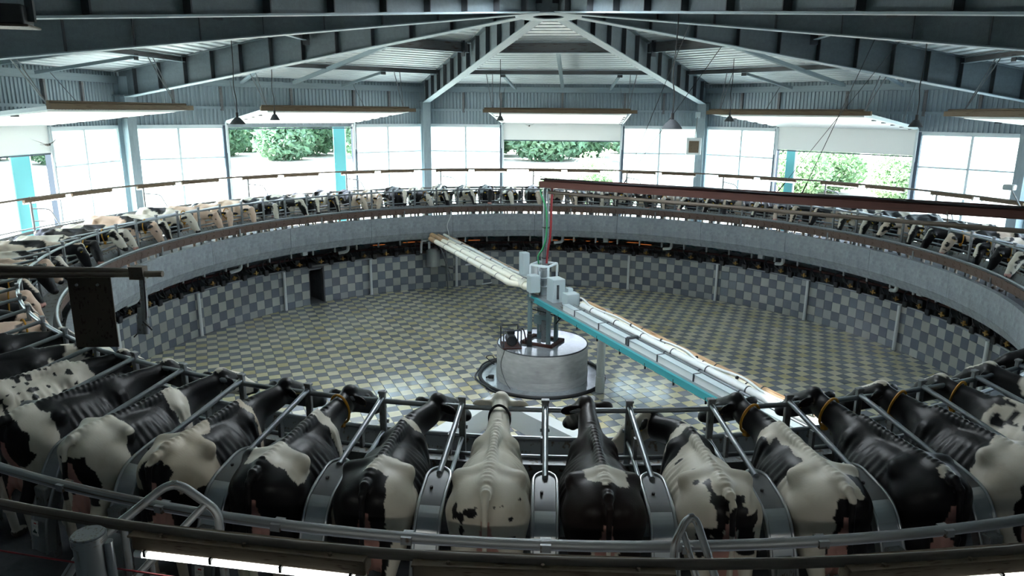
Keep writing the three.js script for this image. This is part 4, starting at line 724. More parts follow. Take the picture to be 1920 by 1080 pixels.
// things hung in the hall
{
  const roofAt = (x, z) => { let ap = 0; for (let k = 0; k < 8; k++) ap = Math.max(ap, x * Math.sin(sideA(k)) - z * Math.cos(sideA(k))); return roofY(ap); };
  const lamp = (label, x, y, z, r, top) => { const t = thing('pendant_lamp', label, 'lamp', V(x, y, z)); top = roofAt(x, z) - y - 0.01;
    M('shade', flat(new THREE.LatheGeometry([[0.03, 0.14], [0.06, 0.13], [r * 0.7, 0.05], [r, -0.03], [r - 0.01, -0.04], [r * 0.66, 0.03], [0.03, 0.1]].map((p) => new THREE.Vector2(...p)), 28)), X.beamDark, t);
    M('lamp_holder', cylY(0.035, 0.14, 0, 0.12, 0), X.black, t); M('cord', tube([V(0, 0.24, 0), V(0.01, 0.6, 0), V(-0.03, 0.9, 0), V(0, top * 0.6, 0), V(0.0, top, 0)], 0.012, 24, 5), X.black, t); return t; };
  lamp('dark conical pendant lamp hanging right of the middle door', 2.43, 6.72, 3.48, 0.2, 2.7);
  lamp('dark conical pendant lamp at the left, the larger of the two there', -8.12, 6.65, -1.19, 0.2, 2.35);
  lamp('small dark conical pendant lamp before the far left door', -8.27, 6.72, -4.29, 0.15, 1.75);
  lamp('small pendant lamp at the upper left corner of the middle door', -1.73, 6.7, -9.74, 0.14, 2.2);
  lamp('small pendant lamp at the left end of the far right door', 6.33, 6.76, -8.05, 0.17, 2.2);
  lamp('pendant lamp at the right end of the far right door', 9.2, 6.73, -0.96, 0.17, 2.3);
  const wire = (label, a, b, r = 0.009) => { const t = thing('hanging_wire', label, 'wire', a); const e = b.clone().sub(a); M('wire_run', bar(V(0, 0, 0), e, r, 5), X.black, t); M('wire_weight', bar(e.clone().multiplyScalar(0.93), e, r * 2.2, 6), X.black, t); };
  wire('thin slanting wire crossing the middle door, left of the pair', V(3.2, roofAt(3.2, 2.2), 2.2), V(2.6, 4.4, -7), 0.008);
  wire('thin slanting wire crossing the middle door, right of the pair', V(5.2, roofAt(5.2, -3.6), -3.6), V(2.55, 4.4, -7.2), 0.01);
  wire('thin wire slanting before the far right door, left of two', V(8.9, roofAt(8.9, -1.4), -1.4), V(7.3, 4.6, -5.2), 0.008);
  wire('thin wire slanting before the far right door, right of two', V(8.6, roofAt(8.6, -2.4), -2.4), V(8.0, 4.6, -5.0), 0.01);
  const ht = thing('infrared_heater', 'white box heater with brown grille on the right column', 'heater', V(6.3, 5.62, -13.8), -sideA(0.5) + 0.4);
  M('heater_case', rbox(0.62, 0.72, 0.16, 0.03), X.white, ht); M('heater_grille', rbox(0.42, 0.5, 0.02, 0.01, 0, -0.02, 0.085), X.tray, ht); M('heater_arm', merge([bar(V(0.05, 0.3, -0.05), V(0.1, 0.2, -0.4), 0.02), bar(V(0.05, 0.3, -0.05), V(0.12, 1.2, -0.2), 0.02)]), X.galvDull, ht); M('heater_socket', rbox(0.2, 0.26, 0.1, 0.02, 0.14, 1.3, -0.25), X.boxGrey, ht);
  const cam = thing('floodlight', 'small white floodlight on a wire mount at the right edge', 'floodlight', V(12.9, 5.05, -2.85), -0.9);
  M('lamp_case', rbox(0.3, 0.16, 0.2, 0.04), X.white, cam); M('lamp_front', rbox(0.24, 0.1, 0.02, 0.01, 0, 0, 0.1), X.boxGrey, cam); M('mount', bar(V(0.05, -0.05, 0), V(0.3, -0.5, -0.1), 0.02), X.galvDull, cam);
  const bx = thing('dark_fixture', 'dark square fixture under the rafters in the upper left corner', 'fixture', V(-4.5, 7.72, 11.8), 0.3);
  M('fixture_case', rbox(0.34, 0.16, 0.24, 0.02), X.motor, bx); M('fixture_lip', rbox(0.42, 0.02, 0.3, 0.008, 0, -0.09, 0), X.pipeDark, bx); M('fixture_arm', box(0.06, 0.8, 0.05, 0.19, 0.35, 0), X.beamDark, bx);
  const bird = (label, x, y, z, ry, s) => { const b = thing('swallow', label, 'bird', V(x, y, z), ry); b.scale.setScalar(s);
    const body = flat(new THREE.SphereGeometry(0.04, 14, 10)).scale(0.8, 0.75, 2.1), wing = [];
    for (const q of [-1, 1]) { const p = new Float32Array([0, 0, 0.05, q * 0.17, 0.07, 0.02, q * 0.15, 0.06, -0.03, 0, 0, 0.05, q * 0.15, 0.06, -0.03, 0, 0, -0.04, q * 0.17, 0.07, 0.02, q * 0.34, 0.16, -0.1, q * 0.15, 0.06, -0.03, 0, -0.008, 0.05, q * 0.15, 0.05, -0.03, q * 0.17, 0.06, 0.02]); const g = new THREE.BufferGeometry(); g.setAttribute('position', new THREE.BufferAttribute(p, 3)); g.setAttribute('uv', new THREE.BufferAttribute(new Float32Array(p.length / 3 * 2), 2)); g.computeVertexNormals(); wing.push(g); }
    const head = flat(new THREE.SphereGeometry(0.03, 10, 8)).translate(0, 0.012, 0.085), tail = merge([-1, 1].map((q) => bar(V(0, 0, -0.06), V(q * 0.04, 0.005, -0.2), 0.008, 5, 0.003)));
    M('bird_body', merge([body, head, tail, ...wing]), X.black, b); };
  bird('small dark swallow in flight before the white door panel in the middle', -0.62, 6.5, -8.7, 0.2, 0.75);
  bird('dark swallow in flight at the far left', -13.11, 6.04, -0.81, 1.2, 1.1);
}
// ---------------------------------------------------------------- cows: one signed-distance body, meshed finely for the near row and coarsely for the others
const PR = []; // primitives in the half space x >= 0 (the body is mirrored)
const Cc = (a, b, r0, r1, k, sx = 1) => { const ba = [b[0] - a[0], b[1] - a[1], b[2] - a[2]], l2 = ba[0] ** 2 + ba[1] ** 2 + ba[2] ** 2; PR.push({ t: 0, a, ba, l2, r0, r1, k, sx, c: [(a[0] + b[0]) / 2, (a[1] + b[1]) / 2, (a[2] + b[2]) / 2], R: Math.sqrt(l2) / 2 + Math.max(r0, r1) }); };
const Ee = (c, r, k) => PR.push({ t: 1, c, r, k, R: Math.max(...r) });
Ee([0, 0.96, -0.04], [0.36, 0.36, 0.62], 0.09); Ee([0, 1.25, -0.16], [0.2, 0.1, 0.34], 0.1); Ee([0, 0.99, 0.44], [0.19, 0.38, 0.36], 0.1); Ee([0, 1.07, -0.38], [0.25, 0.29, 0.33], 0.1);
Cc([0, 1.365, -0.5], [0, 1.39, 0.5], 0.032, 0.04, 0.075);
Cc([0.03, 1.31, -0.25], [0.255, 1.3, -0.28], 0.06, 0.046, 0.08); Cc([0.03, 1.27, -0.5], [0.115, 1.21, -0.62], 0.08, 0.06, 0.12); Cc([0.24, 1.26, -0.3], [0.12, 1.19, -0.59], 0.05, 0.06, 0.12);
Ee([0.16, 1.06, -0.45], [0.15, 0.2, 0.19], 0.12);
Cc([0.185, 1.06, -0.45], [0.185, 0.74, -0.54], 0.165, 0.11, 0.07); Cc([0.185, 0.74, -0.54], [0.17, 0.5, -0.68], 0.1, 0.058, 0.05); Cc([0.17, 0.5, -0.68], [0.165, 0.12, -0.64], 0.046, 0.04, 0.03); Cc([0.165, 0.05, -0.63], [0.165, 0.04, -0.57], 0.054, 0.05, 0.02);
Cc([0.125, 1.2, 0.46], [0.165, 0.78, 0.5], 0.1, 0.095, 0.09); Cc([0.165, 0.78, 0.5], [0.155, 0.45, 0.48], 0.085, 0.05, 0.04); Cc([0.155, 0.45, 0.48], [0.15, 0.12, 0.48], 0.046, 0.038, 0.03); Cc([0.15, 0.05, 0.49], [0.15, 0.04, 0.54], 0.052, 0.048, 0.02);
Ee([0.05, 0.66, -0.4], [0.14, 0.24, 0.24], 0.05); Cc([0.07, 0.48, -0.31], [0.075, 0.4, -0.3], 0.02, 0.015, 0.02); Cc([0.07, 0.48, -0.48], [0.075, 0.4, -0.49], 0.02, 0.015, 0.02);
Ee([0, 0.86, 0.62], [0.13, 0.2, 0.18], 0.1);
Cc([0, 1.15, 0.56], [0, 1.34, 1.1], 0.2, 0.125, 0.1, 1.45); // neck
Cc([0, 1.375, 1.17], [0, 1.29, 1.34], 0.105, 0.09, 0.05); Cc([0, 1.27, 1.36], [0, 1.12, 1.55], 0.084, 0.066, 0.05); Cc([0, 1.25, 1.2], [0, 1.1, 1.47], 0.07, 0.05, 0.05); Ee([0, 1.455, 1.14], [0.065, 0.05, 0.06], 0.05);
Ee([0.19, 1.375, 1.11], [0.105, 0.056, 0.03], 0.03); Cc([0.07, 1.39, 1.13], [0.13, 1.385, 1.12], 0.035, 0.03, 0.03); Ee([0.092, 1.335, 1.3], [0.026, 0.028, 0.034], 0.015); Ee([0.03, 1.11, 1.545], [0.06, 0.052, 0.05], 0.03);
Cc([0, 1.365, -0.42], [0, 1.345, -0.66], 0.03, 0.033, 0.06); Cc([0, 1.345, -0.66], [0, 1.29, -0.74], 0.033, 0.028, 0.04); Cc([0, 1.3, -0.735], [0, 0.86, -0.79], 0.027, 0.019, 0.02); Cc([0, 0.86, -0.79], [0, 0.42, -0.77], 0.02, 0.036, 0.02);
function sdf(x, y, z) {
  x = Math.abs(x); let d = 1e9;
  for (let i = 0; i < PR.length; i++) {
    const p = PR[i], cx = x - p.c[0], cy = y - p.c[1], cz = z - p.c[2], far = Math.sqrt(cx * cx + cy * cy + cz * cz) - p.R;
    if (far > d + p.k) continue; if (d > 1e8 && far > 0.4) continue;
    let e;
    if (p.t === 0) {
      const px = (x - p.a[0]) * p.sx, py = y - p.a[1], pz = z - p.a[2], h = clamp((px * p.ba[0] + py * p.ba[1] + pz * p.ba[2]) / p.l2, 0, 1);
      const qx = px - h * p.ba[0], qy = py - h * p.ba[1], qz = pz - h * p.ba[2]; e = Math.sqrt(qx * qx + qy * qy + qz * qz) - (p.r0 + (p.r1 - p.r0) * h);
    } else {
      const a = cx / p.r[0], b = cy / p.r[1], c = cz / p.r[2], k0 = Math.sqrt(a * a + b * b + c * c), a2 = a / p.r[0], b2 = b / p.r[1], c2 = c / p.r[2], k1 = Math.sqrt(a2 * a2 + b2 * b2 + c2 * c2);
      e = k1 > 1e-6 ? k0 * (k0 - 1) / k1 : -Math.min(...p.r);
    }
    if (d > 1e8) d = e; else { const h = Math.max(p.k - Math.abs(d - e), 0) / p.k; d = Math.min(d, e) - h * h * p.k * 0.25; }
  }
  if (d < 0.05 && z > -0.2 && z < 0.55 && y > 0.7) d += 0.0045 * Math.sin(z * 74 + y * 9) * smooth(0.1, 0.2, x) * smooth(1.36, 1.2, y) * smooth(0.72, 0.9, y); // ribs
  if (d < 0.05 && x < 0.06 && y > 1.3 && z < 0.75 && z > -0.7) d += 0.006 * Math.sin(z * 105) * smooth(0.06, 0.01, x); // spine knobs
  return d;
}
function surfaceNet(cell) {
  const lo = [-0.42, -0.02, -0.94], hi = [0.42, 1.56, 1.66], n = [0, 1, 2].map((i) => Math.ceil((hi[i] - lo[i]) / cell) + 1), [nx, ny, nz] = n;
  const f = new Float32Array(nx * ny * nz), id = (i, j, k) => i + nx * (j + ny * k);
  // coarse pass, so that only cells near the surface are measured finely
  const cs = 6, coarse = new Map();
  const near = (i, j, k) => { const ci = Math.floor(i / cs), cj = Math.floor(j / cs), ck = Math.floor(k / cs), key = ci + 200 * (cj + 200 * ck); let v = coarse.get(key); if (v === undefined) { v = sdf(lo[0] + (ci + 0.5) * cs * cell, lo[1] + (cj + 0.5) * cs * cell, lo[2] + (ck + 0.5) * cs * cell); coarse.set(key, v); } return v; };
  for (let k = 0; k < nz; k++) for (let j = 0; j < ny; j++) for (let i = 0; i < nx; i++) { const c = near(i, j, k); f[id(i, j, k)] = Math.abs(c) > cs * cell * 1.6 ? c : sdf(lo[0] + i * cell, lo[1] + j * cell, lo[2] + k * cell); }
  const vid = new Int32Array(nx * ny * nz).fill(-1), pos = [], idx = [];
  for (let k = 0; k < nz - 1; k++) for (let j = 0; j < ny - 1; j++) for (let i = 0; i < nx - 1; i++) {
    let m = 0, sx = 0, sy = 0, sz = 0, cnt = 0; const v = [];
    for (let c = 0; c < 8; c++) { const q = f[id(i + (c & 1), j + ((c >> 1) & 1), k + (c >> 2))]; v.push(q); if (q < 0) m |= 1 << c; }
    if (m === 0 || m === 255) continue;
    for (const [a, b] of [[0, 1], [2, 3], [4, 5], [6, 7], [0, 2], [1, 3], [4, 6], [5, 7], [0, 4], [1, 5], [2, 6], [3, 7]]) {
      if ((v[a] < 0) === (v[b] < 0)) continue; const t = v[a] / (v[a] - v[b]); cnt++;
      sx += lerp(a & 1, b & 1, t); sy += lerp((a >> 1) & 1, (b >> 1) & 1, t); sz += lerp(a >> 2, b >> 2, t);
    }
    vid[id(i, j, k)] = pos.length / 3; pos.push(lo[0] + (i + sx / cnt) * cell, lo[1] + (j + sy / cnt) * cell, lo[2] + (k + sz / cnt) * cell);
  }
  const quad = (a, b, c, d, flip) => { if (a < 0 || b < 0 || c < 0 || d < 0) return; flip ? idx.push(a, c, b, a, d, c) : idx.push(a, b, c, a, c, d); };
  for (let k = 1; k < nz - 1; k++) for (let j = 1; j < ny - 1; j++) for (let i = 1; i < nx - 1; i++) {
    const o = f[id(i, j, k)] < 0;
    if (o !== f[id(i + 1, j, k)] < 0) quad(vid[id(i, j - 1, k - 1)], vid[id(i, j, k - 1)], vid[id(i, j, k)], vid[id(i, j - 1, k)], !o);
    if (o !== f[id(i, j + 1, k)] < 0) quad(vid[id(i - 1, j, k - 1)], vid[id(i - 1, j, k)], vid[id(i, j, k)], vid[id(i, j, k - 1)], !o);
    if (o !== f[id(i, j, k + 1)] < 0) quad(vid[id(i - 1, j - 1, k)], vid[id(i, j - 1, k)], vid[id(i, j, k)], vid[id(i - 1, j, k)], !o);
  }
  return { pos: new Float32Array(pos), idx: new Uint32Array(idx) };
}
const FINE = surfaceNet(0.0138), COARSE = surfaceNet(0.031);
// pose: neck and head turns about two joints, tail sway, a slight bend of the trunk
const sAt = (y, z) => z * 0.9 + (y - 1.2) * 0.45;
function posed(src, o) {
  const { yaw1 = 0, pitch1 = 0, yaw2 = 0, pitch2 = 0, sway = 0, bend = 0 } = o, out = new Float32Array(src.length);
  const rot = (p, c, yaw, pit) => { let x = p[0] - c[0], y = p[1] - c[1], z = p[2] - c[2]; const cp = Math.cos(pit), sp = Math.sin(pit); [y, z] = [y * cp - z * sp, y * sp + z * cp]; const cy = Math.cos(yaw), sy = Math.sin(yaw); [x, z] = [x * cy + z * sy, -x * sy + z * cy]; return [x + c[0], y + c[1], z + c[2]]; };
  for (let i = 0; i < src.length; i += 3) {
    let p = [src[i], src[i + 1], src[i + 2]];
    const s = sAt(p[1], p[2]), w1 = smooth(0.5, 0.98, s), w2 = p[2] > 0.9 ? smooth(0.98, 1.1, s) : 0;
    if (p[1] < 1.28 && p[2] < -0.725 && Math.abs(p[0]) < 0.06) p[0] += sway * smooth(1.28, 0.5, p[1]);
    if (w2 > 0) p = rot(p, [0, 1.34, 1.12], yaw2 * w2, pitch2 * w2);
    if (w1 > 0) p = rot(p, [0, 1.2, 0.6], yaw1 * w1, pitch1 * w1);
    p[0] += bend * (p[2] + 0.3) * (p[2] > -0.3 ? 1 : 0.4);
    out.set(p, i);
  }
  return out;
}
// coats: white, black and pink hair as dyed by nature, in body coordinates
const WHITE = [0.6, 0.555, 0.47], BLACK = [0.008, 0.0075, 0.0085], BROWNBLACK = [0.014, 0.009, 0.0085], PINK = [0.5, 0.27, 0.23], TAN = [0.5, 0.39, 0.26], HOOF = [0.12, 0.1, 0.08], BRICK = [0.22, 0.11, 0.08];
function coatColor(src, coat) {
  const n = src.length / 3, col = new Float32Array(n * 3);
  const { sd = 1, f, dark = BLACK, light = WHITE, face = 'blaze', th = 0, nose = 'dark', legs = 0.45, sc = 1.9 } = coat;
  for (let i = 0; i < n; i++) {
    const x = src[i * 3], y = src[i * 3 + 1], z = src[i * 3 + 2], s = sAt(y, z), head = z > 1.08;
    const w1 = fbm(x * 5 + sd, y * 5, z * 5), w2 = vn(x * 17 + sd, y * 17, z * 17), w = w1 * 0.09 + w2 * 0.01;
    let k; // > 0 dark
    if (head) {
      const front = (y - 1.25) * 0.75 + (z - 1.3) * 0.66;
      k = face === 'white' ? -1 : 1;
      if (face === 'blaze' && front > -0.01 && Math.abs(x) < 0.035 + 0.02 * Math.sin(sd * 3) + w * 0.3 + 0.03 * smooth(1.3, 1.42, y)) k = -1;
      if (face === 'star' && front > 0 && y > 1.33 && Math.abs(x) < 0.05 + w * 0.3) k = -1;
      if (face === 'whitepatch' && Math.abs(x + w) < 0.085 && y > 1.1) k = -1;
      if (Math.abs(x) > 0.115 && z < 1.2 && y > 1.3) k = coat.whiteEar ? -1 : 1;
    } else if (f) k = f(x + w, y + w1 * 0.07, z + fbm(x * 5, y * 5 + sd, z * 5) * 0.09 + w2 * 0.008, vn(x * 15 + sd, y * 15, z * 15));
    else k = fbm(x * sc + sd * 3.1, y * sc * 0.9, z * sc + sd) + th + w2 * 0.05;
    let c = k > 0 ? dark : light;
    if (!head && k > 0 && y < legs + w) c = light;
    if (!head && y < 0.74 && z < -0.16 && z > -0.68 && Math.abs(x) < 0.19 && y > 0.36 && !(Math.abs(x) > 0.12 && z < -0.5)) c = PINK;
    if (!head && z < -0.5 && z > -0.735 && Math.abs(x + w * 0.2) < 0.085 - 0.05 * smooth(0.85, 1.12, y) && y < 1.12 && y > 0.6) c = PINK;
    if (y < 0.07) c = HOOF;
    if (head && y < 1.17 && z > 1.5) c = nose === 'pink' ? PINK : dark;
    if (head && y < 1.13 && z > 1.56 && Math.abs(Math.abs(x) - 0.035) < 0.014) c = [0.03, 0.02, 0.02];
    if (Math.abs(Math.abs(x) - 0.105) < 0.02 && Math.abs(y - 1.335) < 0.02 && Math.abs(z - 1.302) < 0.028) c = [0.006, 0.005, 0.005];
    if (z < -0.735 && y < 0.8 && Math.abs(x) < 0.06) c = light;
    const soil = c === light ? 1 - 0.2 * smooth(0.15, 0.5, fbm(x * 7, y * 7 + 4, z * 7 + sd)) : 1; // dirt in the white hair
    col[i * 3] = c[0] * (0.5 + 0.5 * soil); col[i * 3 + 1] = c[1] * (0.4 + 0.6 * soil); col[i * 3 + 2] = c[2] * (0.25 + 0.75 * soil);
  }
  return col;
}
const cowMat = new THREE.MeshPhysicalMaterial({ vertexColors: true, roughness: 0.45, specularIntensity: 0.55, bumpMap: T.bumps, bumpScale: 0.001 });
const collarSrc = (() => { const pts = []; for (let i = 0; i < 20; i++) { const a = i / 20 * 2 * PI; pts.push(V(0.104 * Math.cos(a), 1.285 + 0.17 * Math.sin(a), 0.95 - 0.055 * Math.sin(a))); } const g = tube(pts, 0.014, 40, 6, true); g.scale(1, 1, 1); return g; })();
const boxSrc = rbox(0.05, 0.08, 0.06, 0.012, 0, 1.105, 1.0), tagSrc = (s) => rbox(0.055, 0.05, 0.008, 0.003, s * 0.205, 1.34, 1.142);
const tokens = new Map();
function warp(g, o) { const r = g.clone(); r.setAttribute('position', new THREE.BufferAttribute(posed(g.attributes.position.array, o), 3)); r.computeVertexNormals(); return r; }
const R0 = 12.08;
function cow(a, label, net, coat, pose, extra = {}, group) {
  const t = thing('dairy_cow', label, 'cow', P(a, R0 + (extra.back ?? 0), YD), -a + (extra.turn ?? 0), group);
  const g = new THREE.BufferGeometry();
  g.setAttribute('position', new THREE.BufferAttribute(posed(net.pos, pose), 3)); g.setIndex(new THREE.BufferAttribute(net.idx, 1));
  g.setAttribute('color', new THREE.BufferAttribute(coatColor(net.pos, coat), 3));
  g.setAttribute('uv', new THREE.BufferAttribute(new Float32Array(net.pos.length / 3 * 2).map((_, i) => (i & 1 ? net.pos[(i >> 1) * 3 + 1] : net.pos[(i >> 1) * 3 + 2]) * 2.5), 2));
  g.computeVertexNormals();
  const b = M('body', g, cowMat, t); if (extra.size) t.scale.setScalar(extra.size);
  if (extra.collar) { const cl = M('collar', warp(collarSrc, pose), extra.collar === 'dark' ? X.black : X.yellow, t); M('collar_tag', warp(boxSrc, pose), extra.collar === 'dark' ? X.black : X.yellow, cl); }
  for (const s of [-1, 1]) if (extra.tags !== false) M('ear_tag', warp(tagSrc(s), pose), X.yellowTag, t);
  return t;
}
const stallA = (k) => A0 - (k + 0.5) * STEP;
// the near row, each after the photograph (k counts stalls to the right of the middle divider; +x is the cow's left)
const up = { pitch1: 0.1, pitch2: -0.12 };
const NEAR = {
  '-9': ['black cow at the left edge, only her neck and head in view', { sd: 4, th: 0.35, face: 'star' }, { pitch1: 0.25, yaw1: -0.1 }, {}],
  '-8': ['white-faced black cow near the left edge under the hanging pipes', { sd: 14, th: 0.2, face: 'whitepatch' }, { pitch1: 0.2, yaw1: -0.2 }, {}],
  '-7': ['white cow with scattered black spots lying across the left edge of the near row', { sd: 6, f: (x, y, z, n) => (n > 0.32 && z < 0.5 ? 1 : -1) + (z > 0.72 ? 2 : 0) }, { pitch1: 0.2, yaw1: -0.1 }, {}],
  '-6': ['black cow with a white hip band, second behind the spotted white one', { sd: 8, f: (x, y, z) => (z < -0.36 && z > -0.62 && y > 0.7) ? -1 : 1 }, { pitch1: 0.15, yaw1: -0.15, yaw2: -0.2 }, {}],
  '-5': ['black and white cow with a white hip and a big black patch on the thigh', { sd: 9, f: (x, y, z) => z > -0.18 ? ((z > 0.36 && z < 0.58 && y > 0.75) ? -1 : 1) : ((y < 1.18 && y > 0.72 && x < 0.12 && x > -0.22 && z < -0.45) || (z > -0.34 && y < 1.28 && y > 1.0) ? 1 : -1), face: 'whitepatch' }, { ...up, yaw1: -0.2 }, {}],
  '-4': ['black cow with a tan-white rump and a thin white stripe on the shoulder', { sd: 11, light: [0.52, 0.45, 0.35], f: (x, y, z) => (z < -0.2 && z > -0.66 && y > 1.02) || (z < -0.05 && Math.abs(x) < 0.07 && y > 1.3) || (z > 0.49 && z < 0.545) ? -1 : 1, face: 'black' }, { ...up, yaw1: -0.25, yaw2: -0.25 }, {}],
  '-3': ['black cow with a white saddle across the hips and a white streak behind the collar', { sd: 13, f: (x, y, z) => (z < -0.2 && z > -0.5 && y > 1.17 + 0.25 * smooth(0.05, 0.3, x)) || (z > 0.44 && z < 0.54 && x < 0.12) ? -1 : 1, face: 'black' }, { ...up, yaw1: -0.1, yaw2: -0.35 }, { collar: 1 }],
  '-2': ['black cow with a white right hip around a big black rump patch', { sd: 15, f: (x, y, z) => (z < -0.18 && x < 0.05 && y > 1.26 && z > -0.46) || (z < -0.22 && x < -0.18 && y > 0.5) || (z > 0.5 && z < 0.6) ? -1 : 1, face: 'black' }, { ...up, yaw1: -0.35, yaw2: -0.2 }, { bend: 0 }],
  '-1': ['white cow seen squarely from behind with small black specks on her rump', { sd: 17, light: [0.64, 0.595, 0.5], face: 'white', whiteEar: 1, nose: 'pink', f: (x, y, z, n) => (z < -0.46 && y > 0.92 && y < 1.24 && Math.abs(x) > 0.07 && Math.abs(x) < 0.27 && n > 0.34) || (z > 0.78 && z < 0.9 && x < -0.06 && y > 1.1 && y < 1.25) ? 1 : -1 }, { pitch1: 0.02, pitch2: 0.05 }, { collar: 'dark' }],
  0: ['dark brown cow with a white star on the tailhead, head raised and turned left', { sd: 19, dark: BROWNBLACK, face: 'black', f: (x, y, z) => (z < -0.24 && z > -0.6 && y > 1.24 && Math.abs(x) < 0.17 - 0.14 * smooth(-0.36, -0.58, z)) || (z < -0.4 && y < 0.9 && Math.abs(x) < 0.13) ? -1 : 1 }, { pitch1: 0.06, pitch2: 0.1, yaw2: 0.35 }, {}],
  1: ['white-rumped cow with black blotches round the tail and a tan-white head turned left', { sd: 21, light: [0.6, 0.55, 0.46], face: 'white', nose: 'pink', f: (x, y, z, n) => z > 0.74 ? (x > -0.05 ? 1 : -1) : z > 0.24 ? (Math.sin((z - 0.3) * 17) > 0.1 ? 1 : -1) : z < -0.44 ? ((Math.abs(x) < 0.13 && y > 1.08 && y < 1.34 && n > -0.35) || (x < -0.05 && x > -0.24 && y > 0.82 && y < 1.2) || (x > 0.07 && x < 0.27 && y > 0.78 && y < 1.1 && n > -0.3) ? 1 : -1) : (n > 0.5 && x > 0.15 && y > 1.1 ? 1 : -1) }, { pitch1: 0.3, yaw1: 0.45, yaw2: 0.6, pitch2: 0.0 }, {}],
  2: ['white-backed cow with black flanks and a black patch beside the tail, black head', { sd: 23, face: 'black', f: (x, y, z) => z > 0.62 ? 1 : z > 0.38 ? (Math.abs(x) > 0.2 ? 1 : -1) : z > -0.16 ? (Math.abs(x) > 0.1 || y < 1.28 ? 1 : -1) : z < -0.44 ? ((x < 0.13 && y < 1.27 && y > 0.55) || x < -0.16 ? 1 : -1) : (y < 1.05 && x > 0.22 && z > -0.36 ? 1 : -1) }, { pitch1: 0.04, yaw1: 0.3, yaw2: 0.2 }, { collar: 1 }],
  3: ['all-black large cow with a tiny white mark at the tailhead', { sd: 25, face: 'black', f: (x, y, z) => (z < -0.5 && z > -0.58 && y > 1.3 && Math.abs(x) < 0.06 ? -1 : 1), legs: 0.3 }, { pitch1: 0.04, yaw1: 0.2, yaw2: 0.15 }, { collar: 1 }],
  4: ['cow with black forehand, white hindquarters and black thigh patch, near the right edge', { sd: 27, face: 'blaze', f: (x, y, z) => z > -0.2 ? 1 : (z < -0.42 && y < 1.2 && y > 0.6 && x > -0.1 && x < 0.2 ? 1 : -1) }, { pitch1: 0.05, yaw1: 0.2, yaw2: 0.2 }, { collar: 1 }],
  5: ['black-headed cow with a black-spotted white body at the right edge', { sd: 29, face: 'star', f: (x, y, z, n) => (z > 0.5 ? 1 : n > 0.18 ? 1 : -1) }, { pitch1: 0.1, yaw1: 0.1 }, { collar: 1 }],
  6: ['black cow at the right edge behind the spotted one', { sd: 31, th: 0.3, face: 'blaze' }, { pitch1: 0.05, yaw1: 0.1 }, {}],
  7: ['black cow with a pricked ear and yellow tag, looking left at the right edge', { sd: 33, th: 0.25, face: 'black' }, { pitch1: -0.12, yaw1: 0.3, yaw2: 0.5 }, {}],
};
for (const k of Object.keys(NEAR)) { const [label, coat, pose, ex] = NEAR[k]; const kk = +k; const t = cow(stallA(kk), label, kk < -7 || kk > 4 ? COARSE : FINE, coat, pose, { ...ex, turn: -0.03 * Math.sign(kk) }); }
seed(77);
const faces = ['blaze', 'whitepatch', 'black', 'blaze', 'star', 'blaze', 'white', 'whitepatch'];
const faceWord = { blaze: 'white-blazed', whitepatch: 'white-faced', black: 'black-headed', star: 'black-faced, white-starred', white: 'pale-headed' };
let far = [];
for (let k = -40; k < 40; k++) { if (NEAR[k]) continue; const a = stallA(k), aa = Math.atan2(Math.sin(a), Math.cos(a)); if (inFrame(P(a, 11, 3.9), 30) || inFrame(P(a, 12.6, 4.0), 10)) far.push([a, aa]); }
far.sort((p, q) => p[1] - q[1]);
const mid = far.filter((q) => q[1] < -0.02).length;
far.forEach(([a, aa], i) => {
  const left = i < mid, n = left ? mid - i : i - mid + 1;
  const fc = faces[Math.floor(rnd() * 8)], sd = 100 + i * 3.7, th = rr(-0.12, 0.3), brown = aa < -1.05 && rnd() < 0.5;
  const coat = { sd, th: brown ? -0.3 : th, face: brown ? 'white' : fc, nose: rnd() < 0.4 ? 'pink' : 'dark', sc: rr(1.5, 2.4), light: brown ? [0.62, 0.45, 0.34] : rnd() < 0.3 ? [0.6, 0.5, 0.4] : WHITE };
  const pose = { pitch1: rr(0.2, 0.42), yaw1: rr(-0.28, 0.28), yaw2: rr(-0.45, 0.45), pitch2: rr(0.1, 0.38), sway: rr(-0.08, 0.08), bend: rr(-0.05, 0.05) };
  cow(a, `${brown ? 'pale tan' : faceWord[fc]} cow feeding over the trough, ${ord(n)} to the ${left ? 'left' : 'right'} of the mast`, COARSE, coat, pose, { size: rr(0.95, 1.03), collar: rnd() < 0.55 ? 1 : 0 });
});
